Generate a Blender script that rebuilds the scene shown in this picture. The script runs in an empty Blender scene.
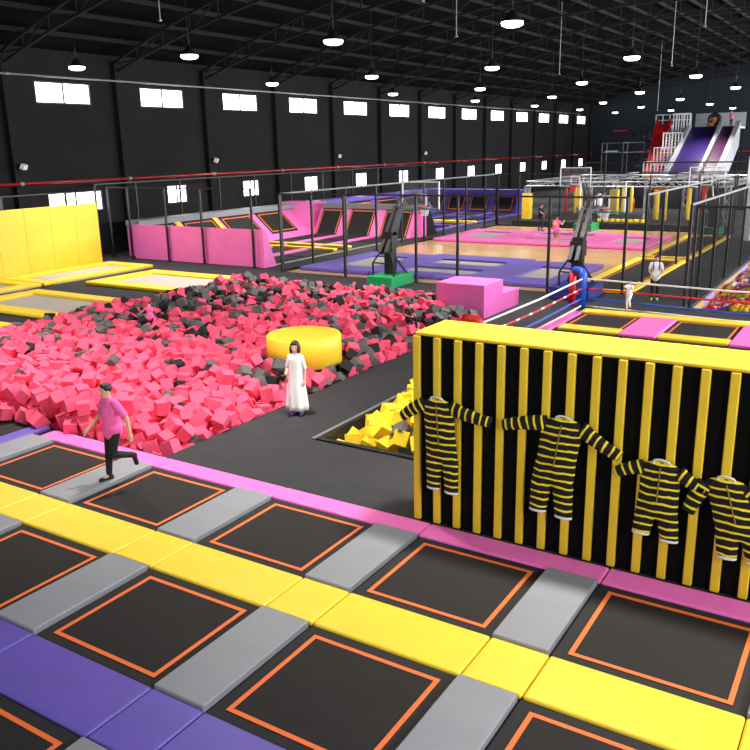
import bpy, math, random
from mathutils import Vector, Matrix, Euler, noise
R = math.radians
random.seed(7)
C = bpy.context.scene.collection
SC = bpy.context.scene

# ------------------------------------------------------------------ camera, world, exposure
CAMH = 5.6
YAW, PITCH, ROLL, FPX = -0.563666, 0.271652, -0.020065, 816.757
cd = bpy.data.cameras.new('camera'); cam = bpy.data.objects.new('camera', cd); C.objects.link(cam)
cd.sensor_width = 36; cd.sensor_fit = 'HORIZONTAL'; cd.lens = 36 * FPX / 750; cd.clip_end = 400
_f = Vector((math.sin(YAW) * math.cos(PITCH), math.cos(YAW) * math.cos(PITCH), -math.sin(PITCH)))
_r = Vector((math.cos(YAW), -math.sin(YAW), 0)); _u = _r.cross(_f)
_r2 = _r * math.cos(ROLL) + _u * math.sin(ROLL); _u2 = -_r * math.sin(ROLL) + _u * math.cos(ROLL)
m = Matrix((_r2, _u2, -_f)).transposed().to_4x4(); m.translation = (0, 0, CAMH); cam.matrix_world = m
SC.camera = cam
w = bpy.data.worlds.new('world'); SC.world = w; w.use_nodes = True
w.node_tree.nodes['Background'].inputs[0].default_value = (0.85, 0.92, 1, 1)
w.node_tree.nodes['Background'].inputs[1].default_value = 0.9
SC.view_settings.view_transform = 'Standard'; SC.view_settings.look = 'None'
SC.view_settings.exposure = -0.22; SC.view_settings.gamma = 1.0
LAMP_POWER = 530.0        # each high bay lamp, watts
WINDOW_POWER = 2900.0     # daylight through each window of the right hand wall
FRONT_FILL_POWER = 560.0  # each added fill light behind the camera, watts

def inview(p, margin=0):
    d = Vector(p) - Vector((0, 0, CAMH)); z = d.dot(_f)
    if z < 0.3: return False
    x = 375 + FPX * d.dot(_r2) / z; y = 375 - FPX * d.dot(_u2) / z
    return -margin < x < 750 + margin and -margin < y < 750 + margin
def dist(p): return (Vector(p) - Vector((0, 0, CAMH))).length

def area_light(name, loc, direction, sx, sy, power, col, spread=180):
    l = bpy.data.lights.new(name, 'AREA'); l.shape = 'RECTANGLE'; l.size = sx; l.size_y = sy; l.energy = power; l.color = col
    l.spread = R(spread)
    o = bpy.data.objects.new(name, l); C.objects.link(o); o.location = loc
    o.rotation_euler = Vector(direction).to_track_quat('-Z', 'Y').to_euler(); return o
BAY, BAY0 = 7.03, 26.4
XL, XR, YF, YB = -38.0, 10.0, 119.5, -6.0
for k in range(-4, 13):
    y = BAY0 + BAY * (k + .5)
    area_light('window_daylight', (XR - .5, y, 7.4), (-1, 0, -.35), 3.5, 3.0, WINDOW_POWER * (1 if y > 24 else .4), (0.95, 0.98, 1))
for x in (-26, -14, -2):  # unseen fill added before the closed front wall, brightens faces turned to camera
    area_light('front_fill', (x, YB + .5, 7.0), (0, 1, -.4), 6, 3.2, FRONT_FILL_POWER, (0.95, 0.98, 1))

# ------------------------------------------------------------------ materials
def srgb(r, g, b):
    f = lambda c: (c / 255 / 12.92) if c / 255 <= .04045 else ((c / 255 + .055) / 1.055) ** 2.4
    return (f(r), f(g), f(b), 1)
def mat(name, rgb, rough=.5, metal=0, var=.06, scale=6, bump=0, bscale=60, spec=.5, emit=None, estr=0, alpha=1):
    m = bpy.data.materials.new(name); m.use_nodes = True; nt = m.node_tree; b = nt.nodes['Principled BSDF']
    c = srgb(*rgb); b.inputs['Base Color'].default_value = c
    b.inputs['Roughness'].default_value = rough; b.inputs['Metallic'].default_value = metal
    b.inputs['Specular IOR Level'].default_value = spec
    tc = nt.nodes.new('ShaderNodeTexCoord')
    if var:
        n = nt.nodes.new('ShaderNodeTexNoise'); n.inputs['Scale'].default_value = scale; n.inputs['Detail'].default_value = 4
        nt.links.new(tc.outputs['Object'], n.inputs['Vector'])
        mx = nt.nodes.new('ShaderNodeMix'); mx.data_type = 'RGBA'
        mx.inputs[6].default_value = tuple(x * (1 - var * 2) for x in c[:3]) + (1,)
        mx.inputs[7].default_value = tuple(min(1, x * (1 + var * 2)) for x in c[:3]) + (1,)
        nt.links.new(n.outputs['Fac'], mx.inputs[0]); nt.links.new(mx.outputs[2], b.inputs['Base Color'])
    if bump:
        n2 = nt.nodes.new('ShaderNodeTexNoise'); n2.inputs['Scale'].default_value = bscale; n2.inputs['Detail'].default_value = 3
        nt.links.new(tc.outputs['Object'], n2.inputs['Vector'])
        bp = nt.nodes.new('ShaderNodeBump'); bp.inputs['Strength'].default_value = bump; bp.inputs['Distance'].default_value = .02
        nt.links.new(n2.outputs['Fac'], bp.inputs['Height']); nt.links.new(bp.outputs['Normal'], b.inputs['Normal'])
    if emit:
        b.inputs['Emission Color'].default_value = srgb(*emit); b.inputs['Emission Strength'].default_value = estr
    if alpha < 1: b.inputs['Alpha'].default_value = alpha
    return m
M = dict(
    carpet=mat('black_carpet', (56, 56, 59), .95, var=.1, scale=3, bump=.15, bscale=150, spec=.15),
    bed=mat('trampoline_bed', (38, 36, 36), .75, var=.12, scale=2.5, spec=.25),
    ledge=mat('black_bed_edge', (28, 27, 28), .8, var=.05),
    whitebed=mat('pale_trampoline_bed', (170, 164, 157), .7, var=.05, scale=2),
    orange=mat('orange_webbing', (236, 112, 48), .6, var=.04),
    grey=mat('grey_vinyl', (136, 139, 146), .5, var=.05, scale=2.5, bump=.25, bscale=5),
    yellow=mat('yellow_vinyl', (244, 207, 52), .45, var=.04, scale=2.5, bump=.25, bscale=5),
    pink=mat('pink_vinyl', (240, 112, 190), .45, var=.04, scale=2.5, bump=.25, bscale=5),
    purple=mat('purple_vinyl', (100, 82, 176), .45, var=.04, scale=2.5, bump=.25, bscale=5),
    fpink=mat('pink_foam', (238, 88, 120), .95, var=.07, scale=9, bump=.1, bscale=60, spec=.2),
    fgrey=mat('charcoal_foam', (98, 96, 97), .95, var=.1, scale=9, spec=.2),
    fblack=mat('black_foam', (42, 41, 43), .95, var=.1, scale=9, spec=.2),
    fyellow=mat('yellow_foam', (250, 212, 52), .95, var=.05, scale=9, spec=.2),
    black=mat('black_cloth', (14, 14, 15), .95, var=.15, scale=20, spec=.1),
    wallm=mat('black_wall_paint', (33, 33, 34), .9, var=.18, scale=.5, spec=.2),
    farwall=mat('dark_blue_wall', (44, 49, 56), .85, var=.15, scale=.4, spec=.2),
    roof=mat('dark_roof_sheet', (8, 8, 9), .95, var=.15, scale=.8, spec=.1),
    steel=mat('black_steel', (24, 24, 26), .45, var=.05),
    truss=mat('dark_truss_steel', (13, 13, 14), .9, var=.05),
    alu=mat('aluminium', (158, 160, 164), .4, .5, var=.04),
    white=mat('white_paint', (236, 236, 238), .5, var=.02),
    red=mat('red_paint', (200, 28, 34), .45, var=.04),
    blue=mat('blue_vinyl', (30, 84, 200), .45, var=.04),
    navy=mat('navy_vinyl', (28, 40, 120), .5, var=.04),
    green=mat('green_vinyl', (16, 152, 88), .5, var=.04),
    teal=mat('teal_paint', (40, 140, 120), .5, var=.03),
    skin=mat('skin', (214, 166, 138), .55, var=.03),
    hair=mat('black_hair', (20, 18, 18), .5, var=.1, scale=40),
    eye=mat('dark_eye', (18, 14, 12), .3, var=0),
    lip=mat('lip', (176, 96, 92), .5, var=0),
    tee=mat('pink_tshirt', (246, 100, 176), .85, var=.06, scale=10, bump=.3, bscale=14),
    dress=mat('white_dress_cotton', (240, 242, 244), .85, var=.02, bump=.3, bscale=14),
    trouser=mat('black_trousers', (22, 22, 25), .85, var=.1, scale=12),
    jean=mat('dark_jeans', (34, 40, 58), .85, var=.1, scale=12),
    camo=mat('camouflage_cotton', (140, 128, 108), .85, var=.35, scale=18),
    lime=mat('lime_rubber', (110, 220, 70), .5, var=.02),
    slideblue=mat('purple_slide', (44, 29, 92), .35, var=.05, scale=.8),
    slidemag=mat('plum_slide', (74, 38, 74), .35, var=.05, scale=.8),
    brown=mat('orange_brown_plush', (176, 104, 44), .8, var=.15),
    slidewhite=mat('pale_slide_wall', (168, 170, 176), .5, var=.02),
    pipered=mat('pipe_red', (156, 26, 30), .25, var=.03),
    lampw=mat('lamp_diffuser', (255, 250, 240), .4, var=0, emit=(255, 240, 222), estr=9),
    pane=mat('bright_window_pane', (235, 245, 255), .1, var=0, emit=(240, 248, 255), estr=7),
    glass=mat('clear_panel', (190, 195, 205), .2, var=0, alpha=.07),
    netting=mat('black_netting', (30, 30, 32), .9, var=0, alpha=.2, spec=.1), railgrey=mat('grey_rail', (112, 114, 118), .4, var=.03),
    gold=mat('brass_zip', (170, 140, 70), .4, .7, var=0),
    ball_p=mat('magenta_ball', (214, 70, 190), .4, var=0), ball_b=mat('blue_ball', (52, 80, 214), .4, var=0),
    ball_w=mat('white_ball', (236, 232, 240), .4, var=0), ball_y=mat('yellow_ball', (250, 204, 40), .4, var=0),
    ball_r=mat('red_ball', (214, 40, 80), .4, var=0), lilac=mat('lilac_panel', (176, 156, 206), .4, var=.02),
    sand=mat('tan_pad', (196, 160, 110), .6, var=.05),
)
def wood_mat():
    m = bpy.data.materials.new('court_wood'); m.use_nodes = True; nt = m.node_tree; b = nt.nodes['Principled BSDF']
    tc = nt.nodes.new('ShaderNodeTexCoord'); mp = nt.nodes.new('ShaderNodeMapping'); nt.links.new(tc.outputs['Object'], mp.inputs[0])
    br = nt.nodes.new('ShaderNodeTexBrick'); nt.links.new(mp.outputs[0], br.inputs['Vector'])
    br.inputs['Color1'].default_value = srgb(198, 162, 114); br.inputs['Color2'].default_value = srgb(184, 146, 98)
    br.inputs['Mortar'].default_value = srgb(172, 136, 92); br.inputs['Scale'].default_value = 1
    br.inputs['Mortar Size'].default_value = .006; br.inputs['Brick Width'].default_value = 1.2; br.inputs['Row Height'].default_value = .16
    nt.links.new(br.outputs['Color'], b.inputs['Base Color']); b.inputs['Roughness'].default_value = .19
    return m
M['wood'] = wood_mat()
def stripe_mat(name, axis, period, duty, phase=0):
    m = bpy.data.materials.new(name); m.use_nodes = True; nt = m.node_tree; b = nt.nodes['Principled BSDF']
    tc = nt.nodes.new('ShaderNodeTexCoord'); n = nt.nodes.new('ShaderNodeTexNoise'); n.inputs['Scale'].default_value = 5
    nt.links.new(tc.outputs['Object'], n.inputs['Vector'])
    sp = nt.nodes.new('ShaderNodeSeparateXYZ'); nt.links.new(tc.outputs['Object'], sp.inputs[0])
    def mth(op, a, v):
        q = nt.nodes.new('ShaderNodeMath'); q.operation = op; nt.links.new(a, q.inputs[0])
        if isinstance(v, (int, float)): q.inputs[1].default_value = v
        else: nt.links.new(v, q.inputs[1])
        return q.outputs[0]
    wob = mth('MULTIPLY', n.outputs['Fac'], .06)
    t = mth('ADD', sp.outputs[axis], wob); t = mth('ADD', t, 50 + phase); t = mth('DIVIDE', t, period); t = mth('FRACT', t, 0)
    t = mth('LESS_THAN', t, duty)
    mx = nt.nodes.new('ShaderNodeMix'); mx.data_type = 'RGBA'; nt.links.new(t, mx.inputs[0])
    mx.inputs[6].default_value = srgb(17, 17, 18); mx.inputs[7].default_value = srgb(253, 228, 44)
    nt.links.new(mx.outputs[2], b.inputs['Base Color']); b.inputs['Roughness'].default_value = .9
    return m
M['stripe_body'] = stripe_mat('striped_fleece', 2, .108, .27)
M['stripe_sleeve'] = stripe_mat('striped_fleece_sleeve', 0, .108, .27, .04)
def rope_mat():
    m = bpy.data.materials.new('red_white_rope'); m.use_nodes = True; nt = m.node_tree; b = nt.nodes['Principled BSDF']
    tc = nt.nodes.new('ShaderNodeTexCoord'); sp = nt.nodes.new('ShaderNodeSeparateXYZ'); nt.links.new(tc.outputs['Object'], sp.inputs[0])
    q = nt.nodes.new('ShaderNodeMath'); q.operation = 'FRACT'; nt.links.new(sp.outputs[1], q.inputs[0])
    c = nt.nodes.new('ShaderNodeMath'); c.operation = 'LESS_THAN'; nt.links.new(q.outputs[0], c.inputs[0]); c.inputs[1].default_value = .25
    mx = nt.nodes.new('ShaderNodeMix'); mx.data_type = 'RGBA'; nt.links.new(c.outputs[0], mx.inputs[0])
    mx.inputs[6].default_value = srgb(206, 34, 48); mx.inputs[7].default_value = srgb(238, 232, 232)
    nt.links.new(mx.outputs[2], b.inputs['Base Color']); return m
M['rope_rw'] = rope_mat()

# ------------------------------------------------------------------ mesh builder
class MB:
    def __init__(s): s.v = []; s.f = []; s.mi = []; s.k = 0
    def add(s, vs, fs, k=None):
        o = len(s.v); s.v += [tuple(v) for v in vs]
        for f in fs: s.f.append(tuple(i + o for i in f)); s.mi.append(s.k if k is None else k)
        return s
    def box(s, x0, x1, y0, y1, z0, z1, k=None):
        return s.add([(x, y, z) for z in (z0, z1) for y in (y0, y1) for x in (x0, x1)],
                     [(0, 2, 3, 1), (4, 5, 7, 6), (0, 1, 5, 4), (2, 6, 7, 3), (0, 4, 6, 2), (1, 3, 7, 5)], k)
    def obox(s, c, size, rot, k=None):
        c = Vector(c); h = [x / 2 for x in size]
        return s.add([c + rot @ Vector((x * h[0], y * h[1], z * h[2])) for z in (-1, 1) for y in (-1, 1) for x in (-1, 1)],
                     [(0, 2, 3, 1), (4, 5, 7, 6), (0, 1, 5, 4), (2, 6, 7, 3), (0, 4, 6, 2), (1, 3, 7, 5)], k)
    def bar(s, a, b, wx, wz, k=None):   # square bar from a to b
        a = Vector(a); b = Vector(b); d = b - a; q = d.to_track_quat('Y', 'Z').to_matrix()
        return s.obox((a + b) / 2, (wx, d.length, wz), q, k)
    def tube(s, pts, r, n=8, k=None, cap=True):
        pts = [Vector(p) for p in pts]; rs = r if isinstance(r, (list, tuple)) else [r] * len(pts)
        vs = []; fs = []; ref = None
        for i, p in enumerate(pts):
            d = (pts[min(i + 1, len(pts) - 1)] - pts[max(i - 1, 0)]).normalized()
            if ref is None: ref = Vector((0, 0, 1)) if abs(d.z) < .9 else Vector((1, 0, 0))
            a = d.cross(ref).normalized(); b = a.cross(d).normalized(); ref = b
            for j in range(n):
                t = 2 * math.pi * j / n; vs.append(p + (a * math.cos(t) + b * math.sin(t)) * rs[i])
        for i in range(len(pts) - 1):
            for j in range(n): fs.append((i * n + j, i * n + (j + 1) % n, (i + 1) * n + (j + 1) % n, (i + 1) * n + j))
        if cap: fs.append(tuple(range(n))[::-1]); fs.append(tuple(range((len(pts) - 1) * n, len(pts) * n)))
        return s.add(vs, fs, k)
    def lathe(s, prof, c=(0, 0, 0), n=32, k=None, ex=1, ey=1):
        vs = []; fs = []
        for (r, z) in prof:
            for j in range(n):
                t = 2 * math.pi * j / n; vs.append((c[0] + r * ex * math.cos(t), c[1] + r * ey * math.sin(t), c[2] + z))
        for i in range(len(prof) - 1):
            for j in range(n): fs.append((i * n + j, i * n + (j + 1) % n, (i + 1) * n + (j + 1) % n, (i + 1) * n + j))
        fs.append(tuple(range(n))[::-1]); fs.append(tuple(range((len(prof) - 1) * n, len(prof) * n)))
        return s.add(vs, fs, k)
    def ell(s, c, r, n=16, k=None, rot=None):
        c = Vector(c); vs = []; fs = []; h = n // 2
        for i in range(1, h):
            a = math.pi * i / h
            for j in range(n):
                t = 2 * math.pi * j / n
                p = Vector((r[0] * math.sin(a) * math.cos(t), r[1] * math.sin(a) * math.sin(t), r[2] * math.cos(a)))
                vs.append(c + (rot @ p if rot else p))
        for i in range(h - 2):
            for j in range(n): fs.append((i * n + j, (i + 1) * n + j, (i + 1) * n + (j + 1) % n, i * n + (j + 1) % n))
        top = Vector((0, 0, r[2])); bot = -top
        vs.append(c + (rot @ top if rot else top)); vs.append(c + (rot @ bot if rot else bot))
        T = len(vs) - 2
        for j in range(n):
            fs.append((T, j, (j + 1) % n)); fs.append((T + 1, (h - 2) * n + (j + 1) % n, (h - 2) * n + j))
        return s.add(vs, fs, k)
    def caps(s, a, b, ra, rb, n=12, k=None):  # tapered capsule
        a = Vector(a); b = Vector(b); d = (b - a); L = d.length
        if L < 1e-5: return s.ell(a, (ra,) * 3, n, k)
        d /= L; pts = []; rs = []
        for t in (-1, -.92, -.7, -.38, 0): pts.append(a + d * ra * t); rs.append(ra * math.sqrt(max(0.0004, 1 - t * t)))
        for t in (0, .38, .7, .92, 1): pts.append(b + d * rb * t); rs.append(rb * math.sqrt(max(0.0004, 1 - t * t)))
        return s.tube(pts, rs, n, k)
    def prism(s, poly, axis, a, b, k=None):  # poly of 2D points extruded along axis
        n = len(poly)
        def P(u, v, t): return {'x': (t, u, v), 'y': (u, t, v), 'z': (u, v, t)}[axis]
        vs = [P(u, v, a) for u, v in poly] + [P(u, v, b) for u, v in poly]
        fs = [tuple(range(n)), tuple(range(n, 2 * n))[::-1]] + [(i, i + n, (i + 1) % n + n, (i + 1) % n) for i in range(n)]
        return s.add(vs, fs, k)
    def build(s, name, mats, parent=None, bevel=0, smooth=False, origin=None, remesh=0, local=False):
        me = bpy.data.meshes.new(name)
        off = Vector((0, 0, 0))
        if origin is not None: off = Vector(origin)
        elif parent is not None and not local: off = wpos(parent)
        me.from_pydata([Vector(v) - off for v in s.v] if off.length else s.v, [], s.f)
        for mm in (mats if isinstance(mats, (list, tuple)) else [mats]): me.materials.append(M[mm] if isinstance(mm, str) else mm)
        me.polygons.foreach_set('material_index', s.mi)
        if smooth: me.polygons.foreach_set('use_smooth', [True] * len(me.polygons))
        me.validate(); me.update()
        import bmesh
        if len(me.polygons) < 60000:
            bm = bmesh.new(); bm.from_mesh(me); bmesh.ops.recalc_face_normals(bm, faces=bm.faces); bm.to_mesh(me); bm.free()
        o = bpy.data.objects.new(name, me); C.objects.link(o)
        if parent is not None:
            o.parent = parent
            if origin is not None: o.location = off - wpos(parent)
        elif origin is not None: o.location = off
        if bevel:
            b = o.modifiers.new('bevel', 'BEVEL'); b.width = bevel; b.segments = 3; b.limit_method = 'ANGLE'
            me.polygons.foreach_set('use_smooth', [True] * len(me.polygons)); b.harden_normals = True
        if remesh:
            r = o.modifiers.new('remesh', 'REMESH'); r.mode = 'VOXEL'; r.voxel_size = remesh; r.use_smooth_shade = True
            q = o.modifiers.new('smooth', 'SMOOTH'); q.iterations = 4; q.factor = .5
        return o
def wpos(o):
    p = Vector(o.location)
    while o.parent: o = o.parent; p += o.location
    return p
def tag(o, label, cat, group=None, kind=None):
    o['label'] = label; o['category'] = cat
    if group: o['group'] = group
    if kind: o['kind'] = kind
    return o
def thing(name, loc, label, cat, group=None, rz=0):
    o = bpy.data.objects.new(name, None); C.objects.link(o); o.location = loc; o.rotation_euler = (0, 0, rz)
    o.empty_display_size = .2
    return tag(o, label, cat, group)
def struct(o): o['kind'] = 'structure'; return o
def clone(o, parent=None):
    c = o.copy(); C.objects.link(c); c.parent = parent
    for ch in [x for x in bpy.data.objects if x.parent == o]: clone(ch, c)
    return c
ORD = ['first', 'second', 'third', 'fourth', 'fifth', 'sixth', 'seventh', 'eighth', 'ninth', 'tenth', 'eleventh', 'twelfth', 'thirteenth', 'fourteenth', 'fifteenth', 'sixteenth']

# ------------------------------------------------------------------ the hall
PIT = (-24.3, -11.2, 10.2, 24.9); PIT2 = (-24.3, -13.6, 24.9, 27.4); YP = (-9.1, -5.6, 12.45, 17.2)
fl = MB()
def floor_rects(xs, ys, holes, z0, z1):
    for i in range(len(xs) - 1):
        for j in range(len(ys) - 1):
            cx, cy = (xs[i] + xs[i + 1]) / 2, (ys[j] + ys[j + 1]) / 2
            if any(h[0] < cx < h[1] and h[2] < cy < h[3] for h in holes): continue
            fl.box(xs[i], xs[i + 1], ys[j], ys[j + 1], z0, z1)
BP = (-5.6, 3.0, 29.6, 46.0)
floor_rects([XL - .3, -24.3, -13.6, -11.2, -9.1, -5.6, 3.0, XR], [YB, 10.2, 12.45, 17.2, 24.9, 27.4, 29.6, 46.0, YF + .3], [PIT, PIT2, YP, BP], -.9, 0)
fl.box(-24.3, 3.0, 10.2, 46, -1.1, -.9)
struct(fl.build('floor', 'carpet'))
def side_wall(name, x0, x1, upper, lower):
    b = MB()
    b.box(x0, x1, YB, YF, 0, 2.5); b.box(x0, x1, YB, YF, 3.6, 8.12); b.box(x0, x1, YB, YF, 9.22, 10.8)
    for z0, z1, op in ((2.5, 3.6, lower), (8.12, 9.22, upper)):
        y = YB
        for c, hw in op: b.box(x0, x1, y, c - hw, z0, z1); y = c + hw
        b.box(x0, x1, y, YF, z0, z1)
    return struct(b.build(name, 'wallm'))
UP = [(BAY0 + BAY * (k + .5), 1.75) for k in range(-4, 13)]
LO = [(BAY0 + BAY * (k + .5) + (.6 if k else 0.05), .85 if k else 1.78) for k in range(-4, 13)]
side_wall('wall_left', XL - .3, XL, UP, LO)
side_wall('wall_right', XR, XR + .3, UP, LO)
struct(MB().box(XL, XR, YF, YF + .3, 0, 16).build('wall_back', 'farwall'))
struct(MB().box(XL, XR, YB - .3, YB, 0, 16).build('wall_front', 'wallm'))
wn = 0
def window(x, yc, hw, z0, z1, side):
    global wn
    if side < 0 and not (inview((x, yc - hw, z1), 30) or inview((x, yc + hw, z0), 30)): return
    wn += 1
    f = MB(); s = -side
    a, b2 = sorted((x, x + .12 * side))
    f.box(a, b2, yc - hw, yc + hw, z0, z0 + .07).box(a, b2, yc - hw, yc + hw, z1 - .07, z1)
    for y in (yc - hw, yc + hw - .07): f.box(a, b2, y, y + .07, z0 + .07, z1 - .07)
    f.box(a, b2, yc - .04, yc + .04, z0 + .07, z1 - .07)
    o = struct(f.build('window_%d' % wn, 'steel', origin=(x, yc, z0)))
    a, b2 = sorted((x + .06 * side, x + .09 * side))
    MB().box(a, b2, yc - hw + .05, yc + hw - .05, z0 + .05, z1 - .05).build('pane', 'pane', o)
for c, hw in UP: window(XL, c, hw, 8.12, 9.22, -1)
for c, hw in LO: window(XL, c, hw, 2.5, 3.6, -1)
for c, hw in UP: window(XR, c, hw, 8.12, 9.22, 1)
for k in range(-2, 14):
    y = BAY0 + BAY * k
    struct(MB().box(XL, XL + .35, y - .22, y + .22, 0, 10.4).build('wall_pilaster', 'wallm', origin=(XL, y, 0)))
XC = (XL + XR) / 2; HW = (XR - XL) / 2
def arch(x): return 10.7 + 4.6 * (1 - ((x - XC) / HW) ** 2)
rf = MB(); NX = 40; xs = [XL - .3 + (XR - XL + .6) * i / NX for i in range(NX + 1)]
poly = [(x, arch(max(XL, min(XR, x)))) for x in xs] + [(x, arch(max(XL, min(XR, x))) + .2) for x in reversed(xs)]
rf.prism(poly, 'y', YB - .3, YF + .3)
struct(rf.build('ceiling', 'roof'))
pl = MB()
for i in range(1, 24):
    x = XL + (XR - XL) * i / 24; pl.box(x - .06, x + .06, YB, YF, arch(x) - .26, arch(x) - .06)
struct(pl.build('ceiling_purlins', 'truss'))
for k in range(-2, 14):
    y = BAY0 + BAY * k; b = MB(); n = 24; prev = None
    for i in range(n + 1):
        x = XL + (XR - XL) * i / n; t = Vector((x, y, arch(x) - .34)); l = Vector((x, y, arch(x) - 1.55 + .7 * abs((x - XC) / HW) ** 2))
        if prev:
            b.bar(prev[0], t, .12, .12); b.bar(prev[1], l, .12, .12)
            b.bar(prev[0], l, .06, .06) if i % 2 else b.bar(prev[1], t, .06, .06)
        b.bar(t, l, .06, .06); prev = (t, l)
    struct(b.build('roof_truss', 'truss', origin=(XC, y, 10)))
# pipes along the window wall
def wall_pipe(name, y0, y1, z, r, m_, label, joint):
    t = thing(name, (XL + .4, y0, z), label, 'pipe')
    MB().tube([(XL + .46, y0, z), (XL + .46, y1, z)], r, 10).build('pipe', m_, t, smooth=True)
    y = BAY0 - BAY * 2
    while y < y1:
        MB().tube([(XL + .46, y - .1, z), (XL + .46, y + .1, z)], r * 1.35, 10).box(XL + .35, XL + .46, y - .03, y + .03, z - .03, z + .03).build('pipe_clamp', joint, t); y += 7.03
wall_pipe('sprinkler_pipe', 12, 119, 4.16, .08, 'pipered', 'red water pipe running along the black window wall', 'alu')
wall_pipe('cable_conduit', 12, 112, 9.42, .055, 'alu', 'silver conduit running just above the upper row of windows', 'alu')
t = thing('fire_pipe', (-36, YF - .3, 4.2), 'rust red pipe crossing the dark far wall', 'pipe')
MB().tube([(-37.5, YF - .3, 4.2), (8, YF - .3, 4.2)], .1, 10).build('pipe', 'red', t, smooth=True)
MB().tube([(-15, YF - .3, 4.2), (-14.6, YF - .3, 4.2)], .13, 10).build('pipe_clamp', 'alu', t)

for k, lab in ((0, 'nearest the left picture edge'), (2, 'second from the left'), (4, 'third from the left'), (6, 'fourth from the left')):
    y = BAY0 + BAY * k
    o = thing('wall_floodlight', (XL + .4, y, 5.0), 'small white floodlight on a pilaster of the window wall, ' + lab, 'floodlight', 'floodlights on the window wall')
    MB().box(XL + .35, XL + .5, y - .03, y + .03, 4.97, 5.03).build('bracket', 'steel', o)
    MB().obox((XL + .6, y + .15, 5.0), (.22, .4, .26), Euler((0, .4, .5)).to_matrix()).build('lamp_head', 'white', o, bevel=.02)
# high bay lamps
def make_lamp():
    o = thing('pendant_lamp', (0, 0, 0), 'x', 'ceiling lamp', 'round high bay lamps')
    MB().lathe([(.08, .34), (.12, .28), (.25, .12), (.37, .02), (.37, 0), (.35, 0)], n=28).build('reflector', 'steel', o, smooth=True)
    MB().lathe([(.35, .01), (.36, -.04), (.33, -.11), (.22, -.155), (.05, -.17)], n=28).build('diffuser', 'lampw', o, smooth=True)
    b = MB(); b.tube([(0, 0, .4), (0, 0, .8)], .02, 6)
    for j in range(3):
        a = 2.1 * j; b.tube([(0, 0, .8), (.3 * math.cos(a), .3 * math.sin(a), .14)], .008, 5)
    b.build('hanger', 'steel', o)
    l = bpy.data.lights.new('lamp_light', 'AREA'); l.shape = 'DISK'; l.size = .75; l.energy = LAMP_POWER; l.color = (1, .93, .84); l.spread = R(105)
    lo = bpy.data.objects.new('lamp_light', l); C.objects.link(lo); lo.parent = o; lo.location = (0, 0, -.3)
    return o
LX = [-32.4, -25.4, -18.2, -11.2, -4.2, 2.8]; first = make_lamp(); used = False
for i, x in enumerate(LX):
    q = 0
    for k in range(-1, 7):
        y = BAY0 + BAY * 2 * k
        vis = inview((x, y, 9.4))
        if i > 3 and (inview((x, y, 9.4), 60) or y > 45): continue  # two rightmost columns: unseen extra lamps, kept for their light
        o = first if not used else clone(first); used = True
        o.location = (x, y, 9.4)
        z = arch(x) - 1.55 + .7 * abs((x - XC) / HW) ** 2
        MB().tube([(x, y, 10.15), (x, y, z)], .012, 6).build('suspension_rod', 'steel', o)
        if vis: q += 1
        o['label'] = 'round ceiling lamp, %s from the camera in the %s row from the window wall' % (ORD[q - 1 if vis else 0], ORD[i]) if vis else 'round ceiling lamp overhead, outside the picture, row %s' % ORD[i]
# thin sprinkler drops
for x, y, z0, lab in [(-27.5, 27, 11.0, 'first from the left'), (-17, 31, 11.2, 'second from the left'), (-19, 38, 10.7, 'third from the left'), (-21, 58, 10.3, 'above the blue padded post'), (-13, 56, 10.2, 'right of the middle of the roof'), (-9, 45, 11.0, 'nearest the right edge'), (-21, 86, 8.6, 'low in front of the far wall')]:
    tag(MB().tube([(x, y, z0), (x, y, arch(x) - .02)], .025, 6).box(x - .06, x + .06, y - .06, y + .06, z0 - .06, z0).build('sprinkler_drop', 'alu', origin=(x, y, z0)), 'thin silver rod hanging from the dark roof, ' + lab, 'ceiling rod', 'hanging roof rods')

# ------------------------------------------------------------------ foreground trampolines
PADX = [(-17.2, -16.45), (-14.42, -13.7), (-11.69, -10.92), (-8.9, -8.12), (-6.11, -5.36), (-3.38, -2.66), (-.62, .12), (2.15, 2.9)]
def bed(x0, x1, y0, y1, label, group, z=0.0, line='orange', bm='bed', inset=.13, name='trampoline'):
    o = thing(name, ((x0 + x1) / 2, (y0 + y1) / 2, z), label, 'trampoline', group)
    MB().box(x0, x1, y0, y1, z + .002, z + .03).build('edge_frame', 'ledge', o)
    i = inset
    MB().box(x0 + i, x1 - i, y0 + i, y1 - i, z + .03, z + .036).build('jump_mat', bm, o)
    if line:
        b = MB(); w = .055; a = (x0 + i, x1 - i, y0 + i, y1 - i); z0, z1 = z + .036, z + .042
        b.box(a[0], a[1], a[2], a[2] + w, z0, z1).box(a[0], a[1], a[3] - w, a[3], z0, z1)
        b.box(a[0], a[0] + w, a[2] + w, a[3] - w, z0, z1).box(a[1] - w, a[1], a[2] + w, a[3] - w, z0, z1)
        b.build('webbing_border', line, o)
    return o
def pad(x0, x1, y0, y1, m_, label, group, h=.075, z=0, name='safety_pad', bevel=.035):
    return tag(MB().box(x0, x1, y0, y1, z + .003, z + h).build(name, m_, bevel=bevel, origin=((x0 + x1) / 2, (y0 + y1) / 2, z)), label, 'safety pad', group)
rows = [(7.87, 9.7, 'back', 'between pink and yellow pads'), (5.17, 7.0, 'middle', 'in front of the yellow pads'), (2.4, 4.25, 'front', 'in front of the purple pads')]
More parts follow.
